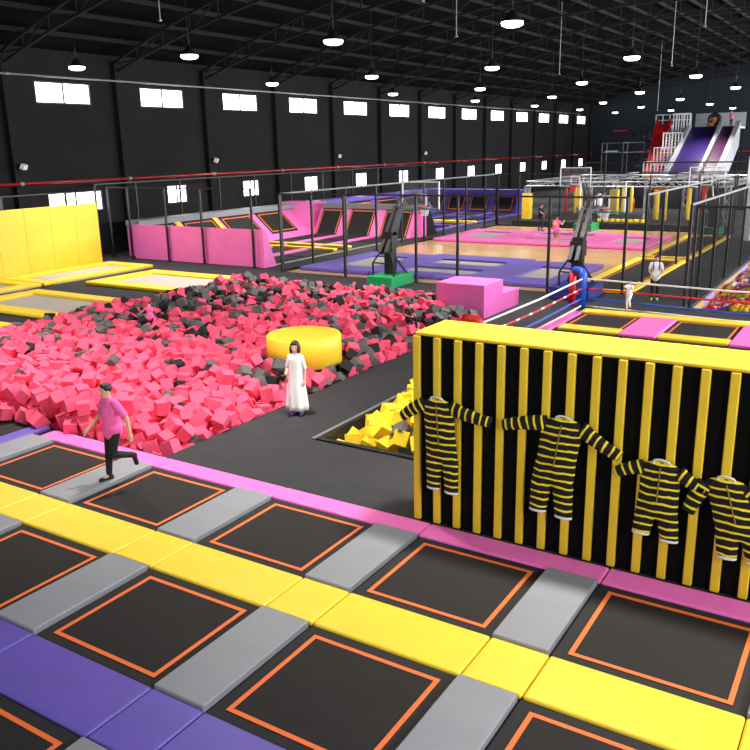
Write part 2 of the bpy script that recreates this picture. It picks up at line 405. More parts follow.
for y0, y1, rn, where in rows:
    q = 0
    for i in range(len(PADX) - 1):
        x0, x1 = PADX[i][1], PADX[i + 1][0]
        if i == 0 or q == 0 and not any(inview((x, y, 0), 5) for x in (x0, (x0 + x1) / 2, x1) for y in (y0, (y0 + y1) / 2, y1)): continue
        q += 1
        bed(x0, x1, y0 - .09, y1 - .06, 'black orange squared trampoline, %s from left, row %s' % (ORD[q - 1], where), 'trampolines of the near court', inset=.15)
    q = 0
    for i in range(1, len(PADX)):
        x0, x1 = PADX[i]
        if q == 0 and not any(inview((x, y, 0), 5) for x in (x0, x1) for y in (y0, (y0 + y1) / 2, y1)): continue
        q += 1
        pad(x0, x1 - .03, y0 - .08, y1 - .08, 'grey', 'light grey pad, %s from the left in the %s row of near trampolines' % (ORD[q - 1], rn), 'grey pads between near trampolines', h=.1, bevel=.02)
for m_, y0, y1, lab in (('pink', 9.63, 10.06, 'pink edge pad along the foam pit side, %s segment from the left'), ('yellow', 6.94, 7.78, 'wide yellow pad strip between trampoline rows, %s segment from the left'), ('purple', 4.2, 5.08, 'purple pad strip in front of the middle trampolines, %s segment from the left')):
    q = 0; segs = []
    for i in range(1, len(PADX)):
        segs.append(PADX[i])
        if i + 1 < len(PADX): segs.append((PADX[i][1], PADX[i + 1][0]))
    if m_ == 'pink': segs = [(PADX[i][0] + .72, PADX[i + 1][0] + .72) for i in range(1, len(PADX) - 1)]; segs[0] = (-14.25, segs[0][1])
    for x0, x1 in segs:
        if q == 0 and not any(inview((x, y, 0), 5) for x in (x0, (x0 + x1) / 2, x1) for y in (y0, y1)): continue
        q += 1
        pad(x0 + .004, x1 - .004, y0, y1, m_, lab % ORD[q - 1], m_ + ' pad segments of the near court', h=.07)
pad(-14.85, -14.45, 5.2, 10.1, 'purple', 'purple edge pad at the left side of the near court', None, h=.1)
bed(-17.2, -14.9, 7.87, 9.9, 'dark trampoline behind the purple edge pad at the left', None, line=None)

# ------------------------------------------------------------------ padded wall, yellow and black
wt = thing('padded_wall', (-2, 10.65, 0), 'big padded wall with yellow and black stripes beside the pink pads', 'padded wall')
WX0, WX1, WY0, WY1, WH = -5.74, 1.7, 10.2, 11.15, 2.94
MB().box(WX0 + .03, WX1, WY0 + .03, WY1 - .02, 0, WH).build('black_core', 'black', wt)
MB().box(WX0, WX0 + .03, WY0, WY1, 0, WH).build('end_pad', 'yellow', wt, bevel=.01)
for i, (a, b) in enumerate([(WX0, -3.0), (-3.0, -.3), (-.3, WX1)]):
    MB().box(a, b - .004, WY0 - .01, WY1, WH, WH + .06).build('top_pad', 'yellow', wt, bevel=.03)
for i in range(22):
    x = -5.705 + .3345 * i
    MB().box(x - .058, x + .058, WY0 - .035, WY0 + .03, .02, WH).build('stripe_pad', 'yellow', wt, bevel=.02)

# striped suits hanging on it
def suit(label, col, crotch, feet, sl, sr, hw, lw, sw):
    yc = WY0 - .115
    L = lambda p: Vector((p[0], yc, p[1]))
    o = thing('striped_jumpsuit', (col[0], yc, feet[0][1]), label, 'costume', 'bee striped jumpsuits on the padded wall')
    dv = L(col) - L(crotch); tilt = math.atan2(dv.x, dv.z)
    def loft(b, secs):
        n = 16; vs = []; fs = []
        for (x, z, h, d) in secs:
            for j in range(n):
                t = 2 * math.pi * j / n; vs.append((x + h * math.cos(t), yc + d * math.sin(t), z))
        for i in range(len(secs) - 1):
            for j in range(n): fs.append((i * n + j, i * n + (j + 1) % n, (i + 1) * n + (j + 1) % n, (i + 1) * n + j))
        fs.append(tuple(range(n))[::-1]); fs.append(tuple(range((len(secs) - 1) * n, len(secs) * n)))
        b.add(vs, fs)
    b = MB(); lerp = lambda a, c, t: (a[0] + (c[0] - a[0]) * t, a[1] + (c[1] - a[1]) * t)
    secs = []
    for t, k, d in ((0, .35, .03), (.03, .7, .05), (.07, .92, .055), (.14, 1, .06), (.35, .97, .065), (.6, .95, .07), (.85, 1, .07), (1, 1, .065), (1.05, .95, .05)):
        p = lerp(col, crotch, t); secs.append((p[0], p[1], hw * k, d))
    loft(b, secs)
    for i, s in ((0, -1), (1, 1)):
        ss = []
        for t, k in ((-.12, 1.0), (.1, 1.08), (.4, 1.02), (.75, .95), (1, .9)):
            p = lerp((crotch[0] + s * hw * .5, crotch[1]), feet[i], t); ss.append((p[0], p[1], lw * k, .055))
        loft(b, ss)
    body = b.build('body', 'stripe_body', o, remesh=.014, origin=L(col))
    for i in (0, 1):
        f = feet[i]; MB().lathe([(lw * .84, .016), (lw * .9, .01), (lw * .9, -.012), (lw * .84, -.018)], (f[0], yc, f[1] - .005), 20, ey=.52).build('ankle_cuff', 'white', o, smooth=True)
    for sgn, e in ((-1, sl), (1, sr)):
        sh = Vector((col[0] + sgn * hw * .8, yc, col[1] - .1)); ee = L(e); d = ee - sh; n = 14
        b = MB(); N = 8
        for_v = []; fs = []
        for q in range(N + 1):
            t = q / N; h = sw * (1.15 - .35 * t); sag = -.02 * math.sin(math.pi * t)
            for j in range(n):
                a = 2 * math.pi * j / n; for_v.append((t * d.length, .05 * math.sin(a), h * math.cos(a) + sag))
        for q in range(N):
            for j in range(n): fs.append((q * n + j, q * n + (j + 1) % n, (q + 1) * n + (j + 1) % n, (q + 1) * n + j))
        fs.append(tuple(range(n))[::-1]); fs.append(tuple(range(N * n, N * n + n)))
        b.add(for_v, fs); s = b.build('sleeve', 'stripe_sleeve', o, local=True, smooth=True)
        s.location = sh - wpos(o); s.rotation_euler = (0, -math.atan2(d.z, d.x), 0)
    b = MB(); b.tube([(col[0] + .1 * math.cos(a), yc - .035 - .02 * math.sin(a), col[1] + .005 + .045 * math.sin(a)) for a in [2 * math.pi * j / 20 for j in range(21)]], .014, 6)
    b.build('collar', 'white', o, smooth=True)
    p1 = lerp(col, crotch, .08); p2 = lerp(col, crotch, .75)
    MB().tube([(p1[0], yc - .066, p1[1]), ((p1[0] + p2[0]) / 2, yc - .075, (p1[1] + p2[1]) / 2), (p2[0], yc - .075, p2[1])], .009, 6).build('zip', 'gold', o)
    return o
suit('black and yellow striped jumpsuit hanging leftmost at the end of the wall', (-5.30, 2.05), (-5.23, 1.15), [(-5.37, .66), (-5.07, .64)], (-5.90, 1.70), (-4.46, 1.83),   .262, .125, .1)
suit('largest striped jumpsuit, second from the left, with arms spread wide', (-3.40, 2.06), (-3.53, 1.15), [(-3.72, .68), (-3.35, .65)], (-4.27, 1.83), (-2.63, 1.66), .295, .14, .1)
suit('small striped jumpsuit with short legs, third from the left', (-2.10, 1.69), (-2.12, .98), [(-2.30, .68), (-1.94, .65)], (-2.68, 1.44), (-1.56, 1.42), .265, .13, .09)
suit('striped jumpsuit rightmost, cut by the picture edge, leaning sideways', (-1.33, 1.62), (-1.12, .92), [(-1.24, .60), (-.90, .6)], (-1.74, 1.10), (-.7, 1.25), .28, .135, .1)

# ------------------------------------------------------------------ yellow foam pit in the floor
yt = thing('metal_kerb', (YP[0], YP[2], 0), 'dark metal rim around the sunken yellow foam pit', 'pit rim')
MB().box(YP[0] - .12, YP[0], YP[2] - .12, YP[3] + .12, .002, .045).build('side_rail', 'steel', yt, bevel=.01)
MB().box(YP[0] - .24, YP[0] - .15, YP[2] - .12, YP[3] + .12, .002, .03).build('trim_strip', 'railgrey', yt, bevel=.005)
MB().box(YP[0], YP[1], YP[2] - .12, YP[2], .002, .045).build('front_rail', 'steel', yt, bevel=.01)
cubemesh = {}
def cube_obj(name, m_, size):
    key = (m_, round(size, 2))
    if key not in cubemesh:
        o = MB().box(-.5, .5, -.5, .5, -.5, .5).build(name, m_); cubemesh[key] = o.data; bpy.data.objects.remove(o)
    o = bpy.data.objects.new(name, cubemesh[key]); C.objects.link(o); o.scale = (size,) * 3; return o
def rrot(): return Euler((random.uniform(0, 6.3), random.uniform(0, 6.3), random.uniform(0, 6.3)))
def scatter(x0, x1, y0, y1, dmin, tries, ok=lambda x, y: True):
    cell = {}; out = []
    for _ in range(tries):
        x, y = random.uniform(x0, x1), random.uniform(y0, y1)
        if not ok(x, y): continue
        i, j = int(x // dmin), int(y // dmin)
        if any((x - p[0]) ** 2 + (y - p[1]) ** 2 < dmin * dmin for a in (-1, 0, 1) for b in (-1, 0, 1) for p in cell.get((i + a, j + b), ())): continue
        cell.setdefault((i, j), []).append((x, y)); out.append((x, y))
    return out
ycubes = []
for layer in range(2):
    for (x, y) in scatter(YP[0] + .2, -6.3, YP[2] + .2, YP[3] - .2, .3, 4000):
        u = (x - YP[0]) / 3.5; v = (y - YP[2]) / 4.7
        h = -.38 + min(.75, 1.5 * u) + .75 * min(1, v * 1.5) * min(1, .35 + u * 2)
        ycubes.append((x, y, h + random.uniform(-.07, .12) - layer * .24))
for (x, y, z) in ycubes:
    if x > -6.5: continue
    g_ = random.random() < .09
    o = cube_obj('foam_block', 'fgrey' if g_ else 'fyellow', random.uniform(.27, .31)); o.location = (x, y, z); o.rotation_euler = rrot()
    if g_: tag(o, 'charcoal foam cube among yellow cubes in the sunken pit', 'foam cube', 'grey cubes in the yellow pit')
    else: tag(o, 'yellow foam cube heaped in the sunken pit behind the striped wall', 'foam cube', 'yellow cubes in the sunken pit')

# ------------------------------------------------------------------ the big pink foam pit
DRUM = (-12.55, 16.45)
def mound(x, y):
    e = min((x - PIT[0]) / 1.2, (PIT[1] + .1 - x) / .8, (y - PIT[2]) / 1.2, (27.4 - y) / 1.5)
    e = max(0, min(1, e))
    return -.1 + e * (.36 + .26 * noise.noise((x * .33, y * .33, 1.7)) + .12 * noise.noise((x * .9, y * .9, 5)))
def inpit(x, y): return (PIT[0] < x < PIT[1] and PIT[2] < y < PIT[3] + .1) or (PIT2[0] < x < PIT2[1] and PIT2[2] <= y < PIT2[3])
cubes = []
def okc(x, y): return inpit(x, y) and not (x > -13.2 and y > 24.35) and not (x < -19.5 and y < 10 + (-19.5 - x) * .9)
for layer, dm in ((0, .285), (1, .27), (2, .3)):
    for (x, y) in scatter(PIT[0] + .12, PIT[1] - .1, PIT[2] + .12, PIT2[3] - .1, dm, 60000, okc):
        dd = math.hypot(x - DRUM[0], y - DRUM[1]); near = max(0, 1 - abs(dd - 1.35) / .7) * .22
        hh = mound(x, y) + near if dd > 1.12 else min(.16, mound(x, y))
        cubes.append((x, y, hh - layer * .19 + random.uniform(-.05, .07) + (.16 * (random.random() < .12) if layer == 0 else 0), layer))
# the heap spilling against the edge pads
for (x, y) in scatter(-19, -13.4, 9.95, 11.2, .27, 3000): cubes.append((x, y + (.2 if x > -14.6 else -.02), .14 + random.uniform(-.03, .1) + (.2 if y > 10.4 else 0), 0))
for (x, y) in scatter(-17.5, -13.6, 10.3, 11.4, .3, 2000): cubes.append((x, y, .5 + random.uniform(-.06, .12), 0))
def darkness(x, y):
    far = max(0, min(1, (y - 13.5) / 9)); left = max(0, min(1, (-17.5 - x) / 5)) * max(0, min(1, (y - 12) / 4))
    nz = noise.noise((x * .32, y * .22, 9.3)) + .4 * noise.noise((x * .9, y * .9, 2))
    edge = max(0, min(1, (x + 14.5) / 2)) * max(0, min(1, (y - 14) / 2)) * .25
    return .04 + .22 * far + .2 * left * .8 + .75 * max(0, nz) * (.25 + far + left * .5) * .8 + edge
data = []
for (x, y, z, l) in cubes:
    p = darkness(x, y); m_ = 0
    if random.random() < p: m_ = 1 if random.random() < .62 else 2
    data.append((x, y, z, l, m_, random.uniform(.245, .285)))
data.sort(key=lambda d: dist(d[:3]) + 30 * d[3] + (0 if inview(d[:3]) else 100))
labs = ['pink foam cube lying loose in the big foam pit', 'charcoal grey foam cube lying loose in the big foam pit', 'black foam cube lying loose in the big foam pit']
grp = ['pink cubes in the big pit', 'charcoal cubes in the big pit', 'black cubes in the big pit']
rest = MB()
for i, (x, y, z, l, m_, s) in enumerate(data):
    if i < 300:
        o = cube_obj('foam_cube', ('fpink', 'fgrey', 'fblack')[m_], s); o.location = (x, y, z); o.rotation_euler = rrot()
        tag(o, labs[m_], 'foam cube', grp[m_])
    else: rest.obox((x, y, z), (s, s, s), rrot().to_matrix(), m_)
tag(rest.build('foam_cube_heap', ['fpink', 'fgrey', 'fblack']), 'sea of pink, charcoal and black foam cubes filling the pit', 'foam cubes', None, 'stuff')
tag(MB().lathe([(.93, 0), (.97, .02), (.97, .7), (.94, .75), (.88, .765)], (DRUM[0], DRUM[1], .26), 64).build('foam_drum', 'yellow', smooth=True, origin=(DRUM[0], DRUM[1], 0)), 'big round yellow foam drum standing among the foam cubes', 'foam drum')
bpy.data.objects['foam_drum'].data.polygons.foreach_set('use_smooth', [len(p.vertices) == 4 for p in bpy.data.objects['foam_drum'].data.polygons])

# stepped pink box
sb = thing('stepped_box', (-12.3, 25.8, 0), 'pink stepped foam box at the far corner of the foam pit', 'foam block')
MB().box(-13.0, -11.2, 24.6, 26.15, 0, 1.13).build('tall_block', 'pink', sb, bevel=.02)
MB().box(-12.7, -11.2, 26.16, 27.6, 0, .62).build('low_step', 'pink', sb, bevel=.02)

# ------------------------------------------------------------------ left yellow wall and run lanes
yw = thing('padded_wall', (-34.6, 22, 0), 'tall plain yellow padded wall at the left', 'padded wall')
for i in range(10):
    y1 = 28.4 - i * 1.42
    MB().box(-34.85, -34.5, y1 - 1.415, y1, .12, 3.15).build('wall_panel', 'yellow', yw, bevel=.02)
b = MB()
for i in range(6): b.box(-34.9, -34.86, 28.3 - i * 2.8, 28.4 - i * 2.8, 0, 3.1)
b.build('support_frame', 'steel', yw)
def lane(x0, x1, y0, y1, pw, label, ex=True, seams=1):
    o = thing('run_trampoline', ((x0 + x1) / 2, (y0 + y1) / 2, 0), label, 'trampoline', 'yellow rimmed run lanes')
    MB().box(x0 + pw * .8, x1, y0 + pw * .8, y1 - pw * .8, .01, .06).build('jump_mat', 'whitebed', o)
    for (a, b, c, d) in ((x0, x1, y0, y0 + pw), (x0, x1, y1 - pw, y1), (x0, x0 + pw, y0 + pw, y1 - pw)) + (((x1 - pw, x1, y0 + pw, y1 - pw),) if ex else ()):
        MB().box(a, b, c, d, .01, .17).build('edge_pad', 'yellow', o, bevel=.06)
lane(-30.1, -24.35, 17.6, 21.3, .72, 'yellow rimmed pale run lane, nearest whole one, ending at the cubes', False)
lane(-29.9, -24.6, 23.5, 27.6, .72, 'yellow rimmed pale run lane, farthest, ending at the cubes', False)
lane(-30.1, -24.35, 12.2, 16.3, .72, 'yellow rimmed run lane cut off by the left picture edge', False)
lane(-34.4, -31.2, 22.4, 28.8, .62, 'long yellow rimmed trampoline at the wall foot, far one')
lane(-34.4, -31.2, 15.8, 22.3, .62, 'long yellow rimmed trampoline at the wall foot, near one')

# ------------------------------------------------------------------ net posts round the courts
def post(x, y, h=3.62, r=.045, parent=None): return MB().box(x - r, x + r, y - r, y + r, 0, h).build('post', 'steel', parent)
def cage(name, label, pts, h, top, low=None, mid=None):
    o = thing(name, (pts[0][0], pts[0][1], 0), label, 'net fence', 'net fences of the courts')
    for p in pts: post(p[0], p[1], h, parent=o)
    MB().bar((pts[0][0], pts[0][1], h), (pts[-1][0], pts[-1][1], h), .07, .07).build('top_rail', top, o)
    if mid:
        a, b = Vector(pts[0]), Vector(pts[-1]); n = Vector((-(b - a).y, (b - a).x)).normalized() * .004
        MB().add([(a.x + n.x, a.y + n.y, .05), (b.x + n.x, b.y + n.y, .05), (b.x + n.x, b.y + n.y, h), (a.x + n.x, a.y + n.y, h), (a.x - n.x, a.y - n.y, .05), (b.x - n.x, b.y - n.y, .05), (b.x - n.x, b.y - n.y, h), (a.x - n.x, a.y - n.y, h)], [(0, 1, 2, 3), (7, 6, 5, 4)]).build('net', 'netting', o)
    if low: MB().bar((pts[0][0], pts[0][1], .06), (pts[-1][0], pts[-1][1], .06), .09, .1).build('bottom_rail', 'steel', o)
    return o
cage('net_fence', 'black net fence along the near side of the wooden court', [(x, 30.35) for x in (-24.25, -20.65, -17.0, -15.05, -11.15)] + [(-8.5, 31.3)], 3.62, 'steel')
cage('net_fence', 'row of black posts in front of the magenta ramp panels', [(x, 30.75) for x in (-36.4, -34.85, -32.1, -29.6, -26.3)], 3.8, 'steel')
cage('net_fence', 'black net fence between the ramp court and the wooden court', [(-24.3, y) for y in (30.5, 32.9, 35.9, 38.9, 41.7, 44.4, 47.0, 50.2, 53.2, 55.2)], 3.62, 'railgrey', True)
cage('net_fence', 'black net fence across the far end of the wooden court', [(x, 55.2) for x in (-24.2, -22.6, -19.6, -16.6, -13.6, -10.6, -8.5)], 3.62, 'steel', True)
cage('net_fence', 'black net fence along the right side of the wooden court', [(-8.35, y) for y in (33.6, 36.4, 39.6, 43.6, 48.5, 55)], 3.6, 'railgrey', None, True)
cage('net_fence', 'black net fence beside the ball pit, running away from camera', [(-5.8, y) for y in (29.3, 31.4, 34, 37, 41, 46, 52)], 3.55, 'railgrey', None, True)
cage('net_fence', 'black net fence in front of the ball pit at the right', [(x, 29.2) for x in (-5.6, -3.4, -1.4)], 3.5, 'steel', None, True)
cage('net_fence', 'thin black posts along the window wall behind the pink ramps', [(-37.2, y) for y in (30.6, 33.5, 37, 40.5, 44, 48, 52, 56, 60, 64, 68)], 3.95, 'steel')
cage('net_fence', 'thin black frame behind the tall yellow wall', [(-36.6, y) for y in (14, 17.5, 21, 24.5, 28.2)], 3.65, 'steel')

# ------------------------------------------------------------------ wooden court and bounce islands
struct(MB().box(-24.15, -10.65, 30.5, 55.0, .001, .02).build('floor_court', 'wood'))
def island(y0, m_, cname):
    o = thing('bounce_island', (-17.5, y0 + 3.4, .02), '%s padded island of pale trampolines on the wooden court' % cname, 'trampoline island')
    X0, X1 = -23.8, -11.1; Y0, Y1 = y0, y0 + 6.8
    beds = [(-22.7, -20.6, Y0 + 1.25, Y0 + 5.0), (-18.9, -15.35, Y0 + 1.0, Y0 + 2.5), (-18.9, -15.35, Y0 + 3.7, Y0 + 5.3), (-13.45, -11.85, Y0 + 1.3, Y0 + 4.7)]
    for b in beds: MB().box(b[0], b[1], b[2], b[3], .03, .1).build('jump_mat', 'whitebed', o)
    P = lambda a, b, c, d: MB().box(a, b, c, d, .025, .2).build('edge_pad', m_, o, bevel=.05)
    # left module, centre module, right module
    for (ox0, ox1, bb) in ((X0, -19.95, beds[0]), (-14.55, X1, beds[3])):
        yy0, yy1 = Y0 - .1, Y0 + 6.3
        P(ox0, bb[0], yy0, yy1); P(bb[1], ox1, yy0, yy1); P(bb[0], bb[1], yy0, bb[2]); P(bb[0], bb[1], bb[3], yy1)
    P(-19.95, -18.9, Y0, Y1); P(-15.35, -14.55, Y0, Y1)
    P(-18.9, -15.35, Y0, Y0 + 1.0); P(-18.9, -15.35, Y0 + 2.5, Y0 + 3.7); P(-18.9, -15.35, Y0 + 5.3, Y1)
island(31.2, 'purple', 'purple'); island(44.7, 'pink', 'pink')
# yellow edged long trampolines right of the court
def ylane(y0, y1, label):
    o = bed(-10.25, -8.45, y0 + .35, y1 - .35, label, 'yellow edged long trampolines')
    for (a, b, c, d) in ((-10.6, -10.25, y0, y1), (-8.45, -8.15, y0, y1), (-10.25, -8.45, y0, y0 + .35), (-10.25, -8.45, y1 - .35, y1)):
        MB().box(a, b, c, d, .005, .1).build('edge_pad', 'yellow', o, bevel=.03)
ylane(31.3, 41.4, 'long black trampoline with yellow edge pads, nearer one beside the court')
ylane(42.0, 53.0, 'long black trampoline with yellow edge pads, farther one beside the court')

# ------------------------------------------------------------------ basketball hoops
def hoop(label, base, face, m_, boardw=1.85, bx=.6):
    x, y = base; o = thing('basketball_hoop', (x, y, 0), label, 'basketball hoop', 'wheeled basketball hoops'); s = face
    B = lambda mb, n, mm, **k: mb.build(n, mm, o, **k)
    B(MB().box(x - bx, x + bx, y - .9, y + .9, .02, .48), 'base_box', m_, bevel=.02)
    B(MB().box(x - .2, x + .2, y - .15, y + .2, .5, 2.25), 'mast', 'steel', bevel=.02)
    b = MB()
    for dx in (-.13, .13):
        b.bar((x + dx, y - .5 * s, 1.4), (x + dx, y + .8 * s, 3.2), .14, .24)
        b.bar((x + dx, y + .7 * s, 3.15), (x + dx, y + 2.6 * s, 3.2), .07, .1)
        b.bar((x + dx, y + .3 * s, 2.0), (x + dx, y + 1.0 * s, 3.5), .05, .08)
        b.bar((x + dx, y + 1.0 * s, 3.5), (x + dx, y + 2.6 * s, 3.7), .05, .06)
    b.box(x - .24, x + .24, y - .25, y + .25, 1.55, 2.1)
    B(b, 'arm', 'steel')
    b = MB()
    for dx in (-.5, .5):
        b.bar((x + dx, y - .55 * s, .48), (x + dx, y - .55 * s, 1.0), .06, .06)
        b.bar((x + dx, y - .55 * s, 1.0), (x + dx * .3, y - .3 * s, 1.6), .06, .06)
        b.bar((x + dx, y + .5 * s, .5), (x + dx * .3, y + .1 * s, 1.2), .09, .09)
    b.bar((x - .5, y - .55 * s, 1.0), (x + .5, y - .55 * s, 1.0), .05, .05)
    B(b, 'brace', 'steel')
    by = y + 2.65 * s; z0, z1 = 3.0, 4.15; hw = boardw / 2
    bo = MB().box(x - hw + .03, x + hw - .03, by - .012, by + .012, z0 + .03, z1 - .03).build('backboard', 'glass', o)
    b = MB()
    b.box(x - hw, x + hw, by - .03, by + .03, z1 - .05, z1)
    for sx in (-hw, hw - .05): b.box(x + sx, x + sx + .05, by - .03, by + .03, z0, z1 - .05)
    q = MB().box(x - hw, x + hw, by - .05, by + .05, z0 - .06, z0); q.build('bottom_pad', 'teal', bo)
    sq = .3
    b.box(x - sq, x + sq, by - .02, by + .02, z0 + .55, z0 + .61).box(x - sq, x + sq, by - .02, by + .02, z0 + .1, z0 + .16)
    for sx in (-sq, sq - .05): b.box(x + sx, x + sx + .05, by - .02, by + .02, z0 + .16, z0 + .55)
    b.build('board_frame', 'white', bo)
    rc = (x, by + .38 * s, 3.05)
    B(MB().tube([(rc[0] + .23 * math.cos(a), rc[1] + .23 * math.sin(a), rc[2]) for a in [2 * math.pi * j / 24 for j in range(25)]], .016, 6).box(x - .1, x + .1, min(by, by + .16 * s), max(by, by + .16 * s), 3.0, 3.07), 'rim', 'red')
    nb = MB()
    for j in range(14):
        a = 2 * math.pi * j / 14; a2 = a + .3
        nb.tube([(rc[0] + .23 * math.cos(a), rc[1] + .23 * math.sin(a), 3.05), (rc[0] + .13 * math.cos(a2), rc[1] + .13 * math.sin(a2), 2.65)], .008, 4)
        nb.tube([(rc[0] + .23 * math.cos(a), rc[1] + .23 * math.sin(a), 3.05), (rc[0] + .13 * math.cos(a - .3), rc[1] + .13 * math.sin(a - .3), 2.65)], .008, 4)
    B(nb, 'net', 'red' if face < 0 else 'white')
hoop('basketball hoop on a green base box behind the pink foam cubes', (-17.6, 29.2), 1, 'green')
hoop('basketball hoop on a navy base box behind the boxing ring corner', (-9.85, 29.95), 1, 'navy', bx=.75)
hoop('far basketball hoop facing the camera with a green base', (-17.35, 54.2), -1, 'green', 2.0)
hoop('far basketball hoop at the right, facing the camera before the plum slide', (-9.5, 54.2), -1, 'green', 2.0)

# ------------------------------------------------------------------ pink ramp court at the left
fp = thing('ramp_wall', (-30.4, 30.6, 0), 'row of magenta back panels closing the ramp court', 'padded ramp')
for a, b in ((-34.8, -32.14), (-32.06, -29.64), (-29.56, -26.1)):
    MB().box(a, b, 30.9, 31.0, .03, 1.86).build('back_panel', 'pink', fp, bevel=.01)
MB().prism([(30.9, .02), (31.85, .02), (31.1, 1.86), (30.9, 1.86)], 'x', -26.08, -25.78).build('end_cap', 'pink', fp, bevel=.01)
MB().prism([(31.01, .02), (31.75, .02), (31.1, 1.8), (31.01, 1.8)], 'x', -34.8, -26.16).build('ramp_face', 'ledge', fp)
def ramp_beds(parent, spans, base, top, ax, flip=1, inset=.14, m_='bed'):
    # inclined black beds with orange border on the plane from base (pos,z) to top (pos,z); spans along the other axis
    (p0, z0), (p1, z1) = base, top
    L = math.hypot(p1 - p0, z1 - z0); ux, uz = (p1 - p0) / L, (z1 - z0) / L; nx, nz = -uz, ux
    if nz < 0: nx, nz = -nx, -nz
    def P(s, t, e): a = p0 + ux * t + nx * e; z = z0 + uz * t + nz * e; return (a, s, z) if ax == 'x' else (s, a, z)
    def slab(mb, s0, s1, t0, t1, e0, e1):
        mb.add([P(s, t, e) for e in (e0, e1) for t in (t0, t1) for s in (s0, s1)], [(0, 2, 3, 1), (4, 5, 7, 6), (0, 1, 5, 4), (2, 6, 7, 3), (0, 4, 6, 2), (1, 3, 7, 5)])
    for a, b in spans:
        q = MB(); slab(q, a, b, .0, L - .03, .012, .04); bo = q.build('bed', m_, parent)
        i = inset; q = MB(); w = .07
        slab(q, a + i, b - i, L - .06 - i - w, L - .06 - i, .04, .05)
        if inset > .06: slab(q, a + i, b - i, i, i + w, .04, .05)
        slab(q, a + i, a + i + w, i, L - .06 - i, .04, .05); slab(q, b - i - w, b - i, i, L - .06 - i, .04, .05)
        q.build('webbing_border', 'orange', bo)
    return slab, L
# left ramp (faces right)
lr = thing('ramp_wall', (-35, 38, 0), 'long pink ramp with black beds along the window wall', 'padded ramp')
MB().prism([(-33.5, 0), (-35.4, 1.62), (-36.3, 1.62), (-36.3, 0)], 'y', 31.8, 45.6).build('ramp_body', 'pink', lr)
slab, L = ramp_beds(lr, [(32.2, 34.4), (35.0, 37.6), (38.2, 41.0), (41.6, 44.3)], (-33.9, .34), (-35.4, 1.62), 'x')
for a, b in ((37.6, 37.95), (34.45, 34.9)):
    q = MB(); slab(q, a, b, .05, L + .1, .02, .09); q.build('yellow_divider', 'yellow', lr)
MB().box(-36.4, -35.3, 31.8, 46.4, 1.63, 1.95).build('top_deck', 'grey', lr, bevel=.03)
# back ramp (faces the camera)
br = thing('ramp_wall', (-30, 46, 0), 'pink ramp with curved black beds at the back of the court', 'padded ramp')
MB().prism([(45.35, 0), (46.4, 1.66), (47.0, 1.66), (47.0, 0)], 'x', -33.4, -25.9).build('ramp_body', 'pink', br)
slab, L = ramp_beds(br, [(-33.2, -31.55), (-30.85, -28.95), (-28.15, -26.15)], (45.36, .02), (46.4, 1.66), 'y', inset=.05)
MB().box(-33.4, -25.7, 46.35, 47.1, 1.67, 2.0).build('top_deck', 'grey', br, bevel=.03)
MB().prism([(46.1, 0), (47.1, 0), (47.1, 2.0), (46.7, 2.0)], 'x', -25.88, -25.6).build('end_cap', 'pink', br)
MB().prism([(47.12, 0), (48.5, 0), (47.4, 2.0), (47.12, 2.0)], 'x', -25.9, -25.58).build('dark_end_cap', 'fblack', br)
cr = thing('ramp_corner', (-34.4, 46, 0), 'smooth pink corner piece where the two ramps meet', 'padded ramp')
MB().add([(-33.45, 45.62, 0), (-36.3, 45.62, 0), (-36.3, 47.1, 0), (-33.45, 47.1, 0), (-34.3, 46.3, 2.1), (-36.3, 45.7, 2.1), (-36.3, 47.1, 2.1), (-33.45, 47.1, 2.1)], [(3, 2, 1, 0), (4, 5, 6, 7), (0, 1, 5, 4), (1, 2, 6, 5), (2, 3, 7, 6), (3, 0, 4, 7)]).build('corner_panel', 'pink', cr)
# flat beds and rails of that court
q = 0
for x0, x1 in ((-33.2, -31.2), (-30.7, -28.7), (-28.1, -26.6)):
    for j, (y0, y1) in enumerate(((32, 34.8), (35.2, 38.0), (39.6, 42.2), (42.6, 45.0))):
        bed(x0, x1, y0, y1, 'flat pink court bed, %s from window wall, %s from camera' % (ORD[[-33.2, -30.7, -28.1].index(x0)], ORD[j]), 'flat beds of the ramp court', line=None)
for x, lab in ((-30.95, 'farther from the camera'), (-28.4, 'nearer to the camera')): pad(x - .22, x + .22, 31.8, 45.3, 'pink', 'long pink pad between flat beds of the ramp court, ' + lab, 'long pink pads of the ramp court', h=.12)
for y, lab in ((39.35, 'farther one'), (37.9, 'nearer one')): pad(-33.0, -26.4, y - .2, y + .2, 'yellow', 'long pale yellow pad crossing the ramp court, ' + lab, 'long yellow pads of the ramp court', h=.16, z=.02)
tag(MB().box(-26.25, -26.0, 31.8, 45.8, .003, .02).build('kerb_strip', 'alu', origin=(-26, 38, 0)), 'pale strip along the open edge of the ramp court', 'floor strip')

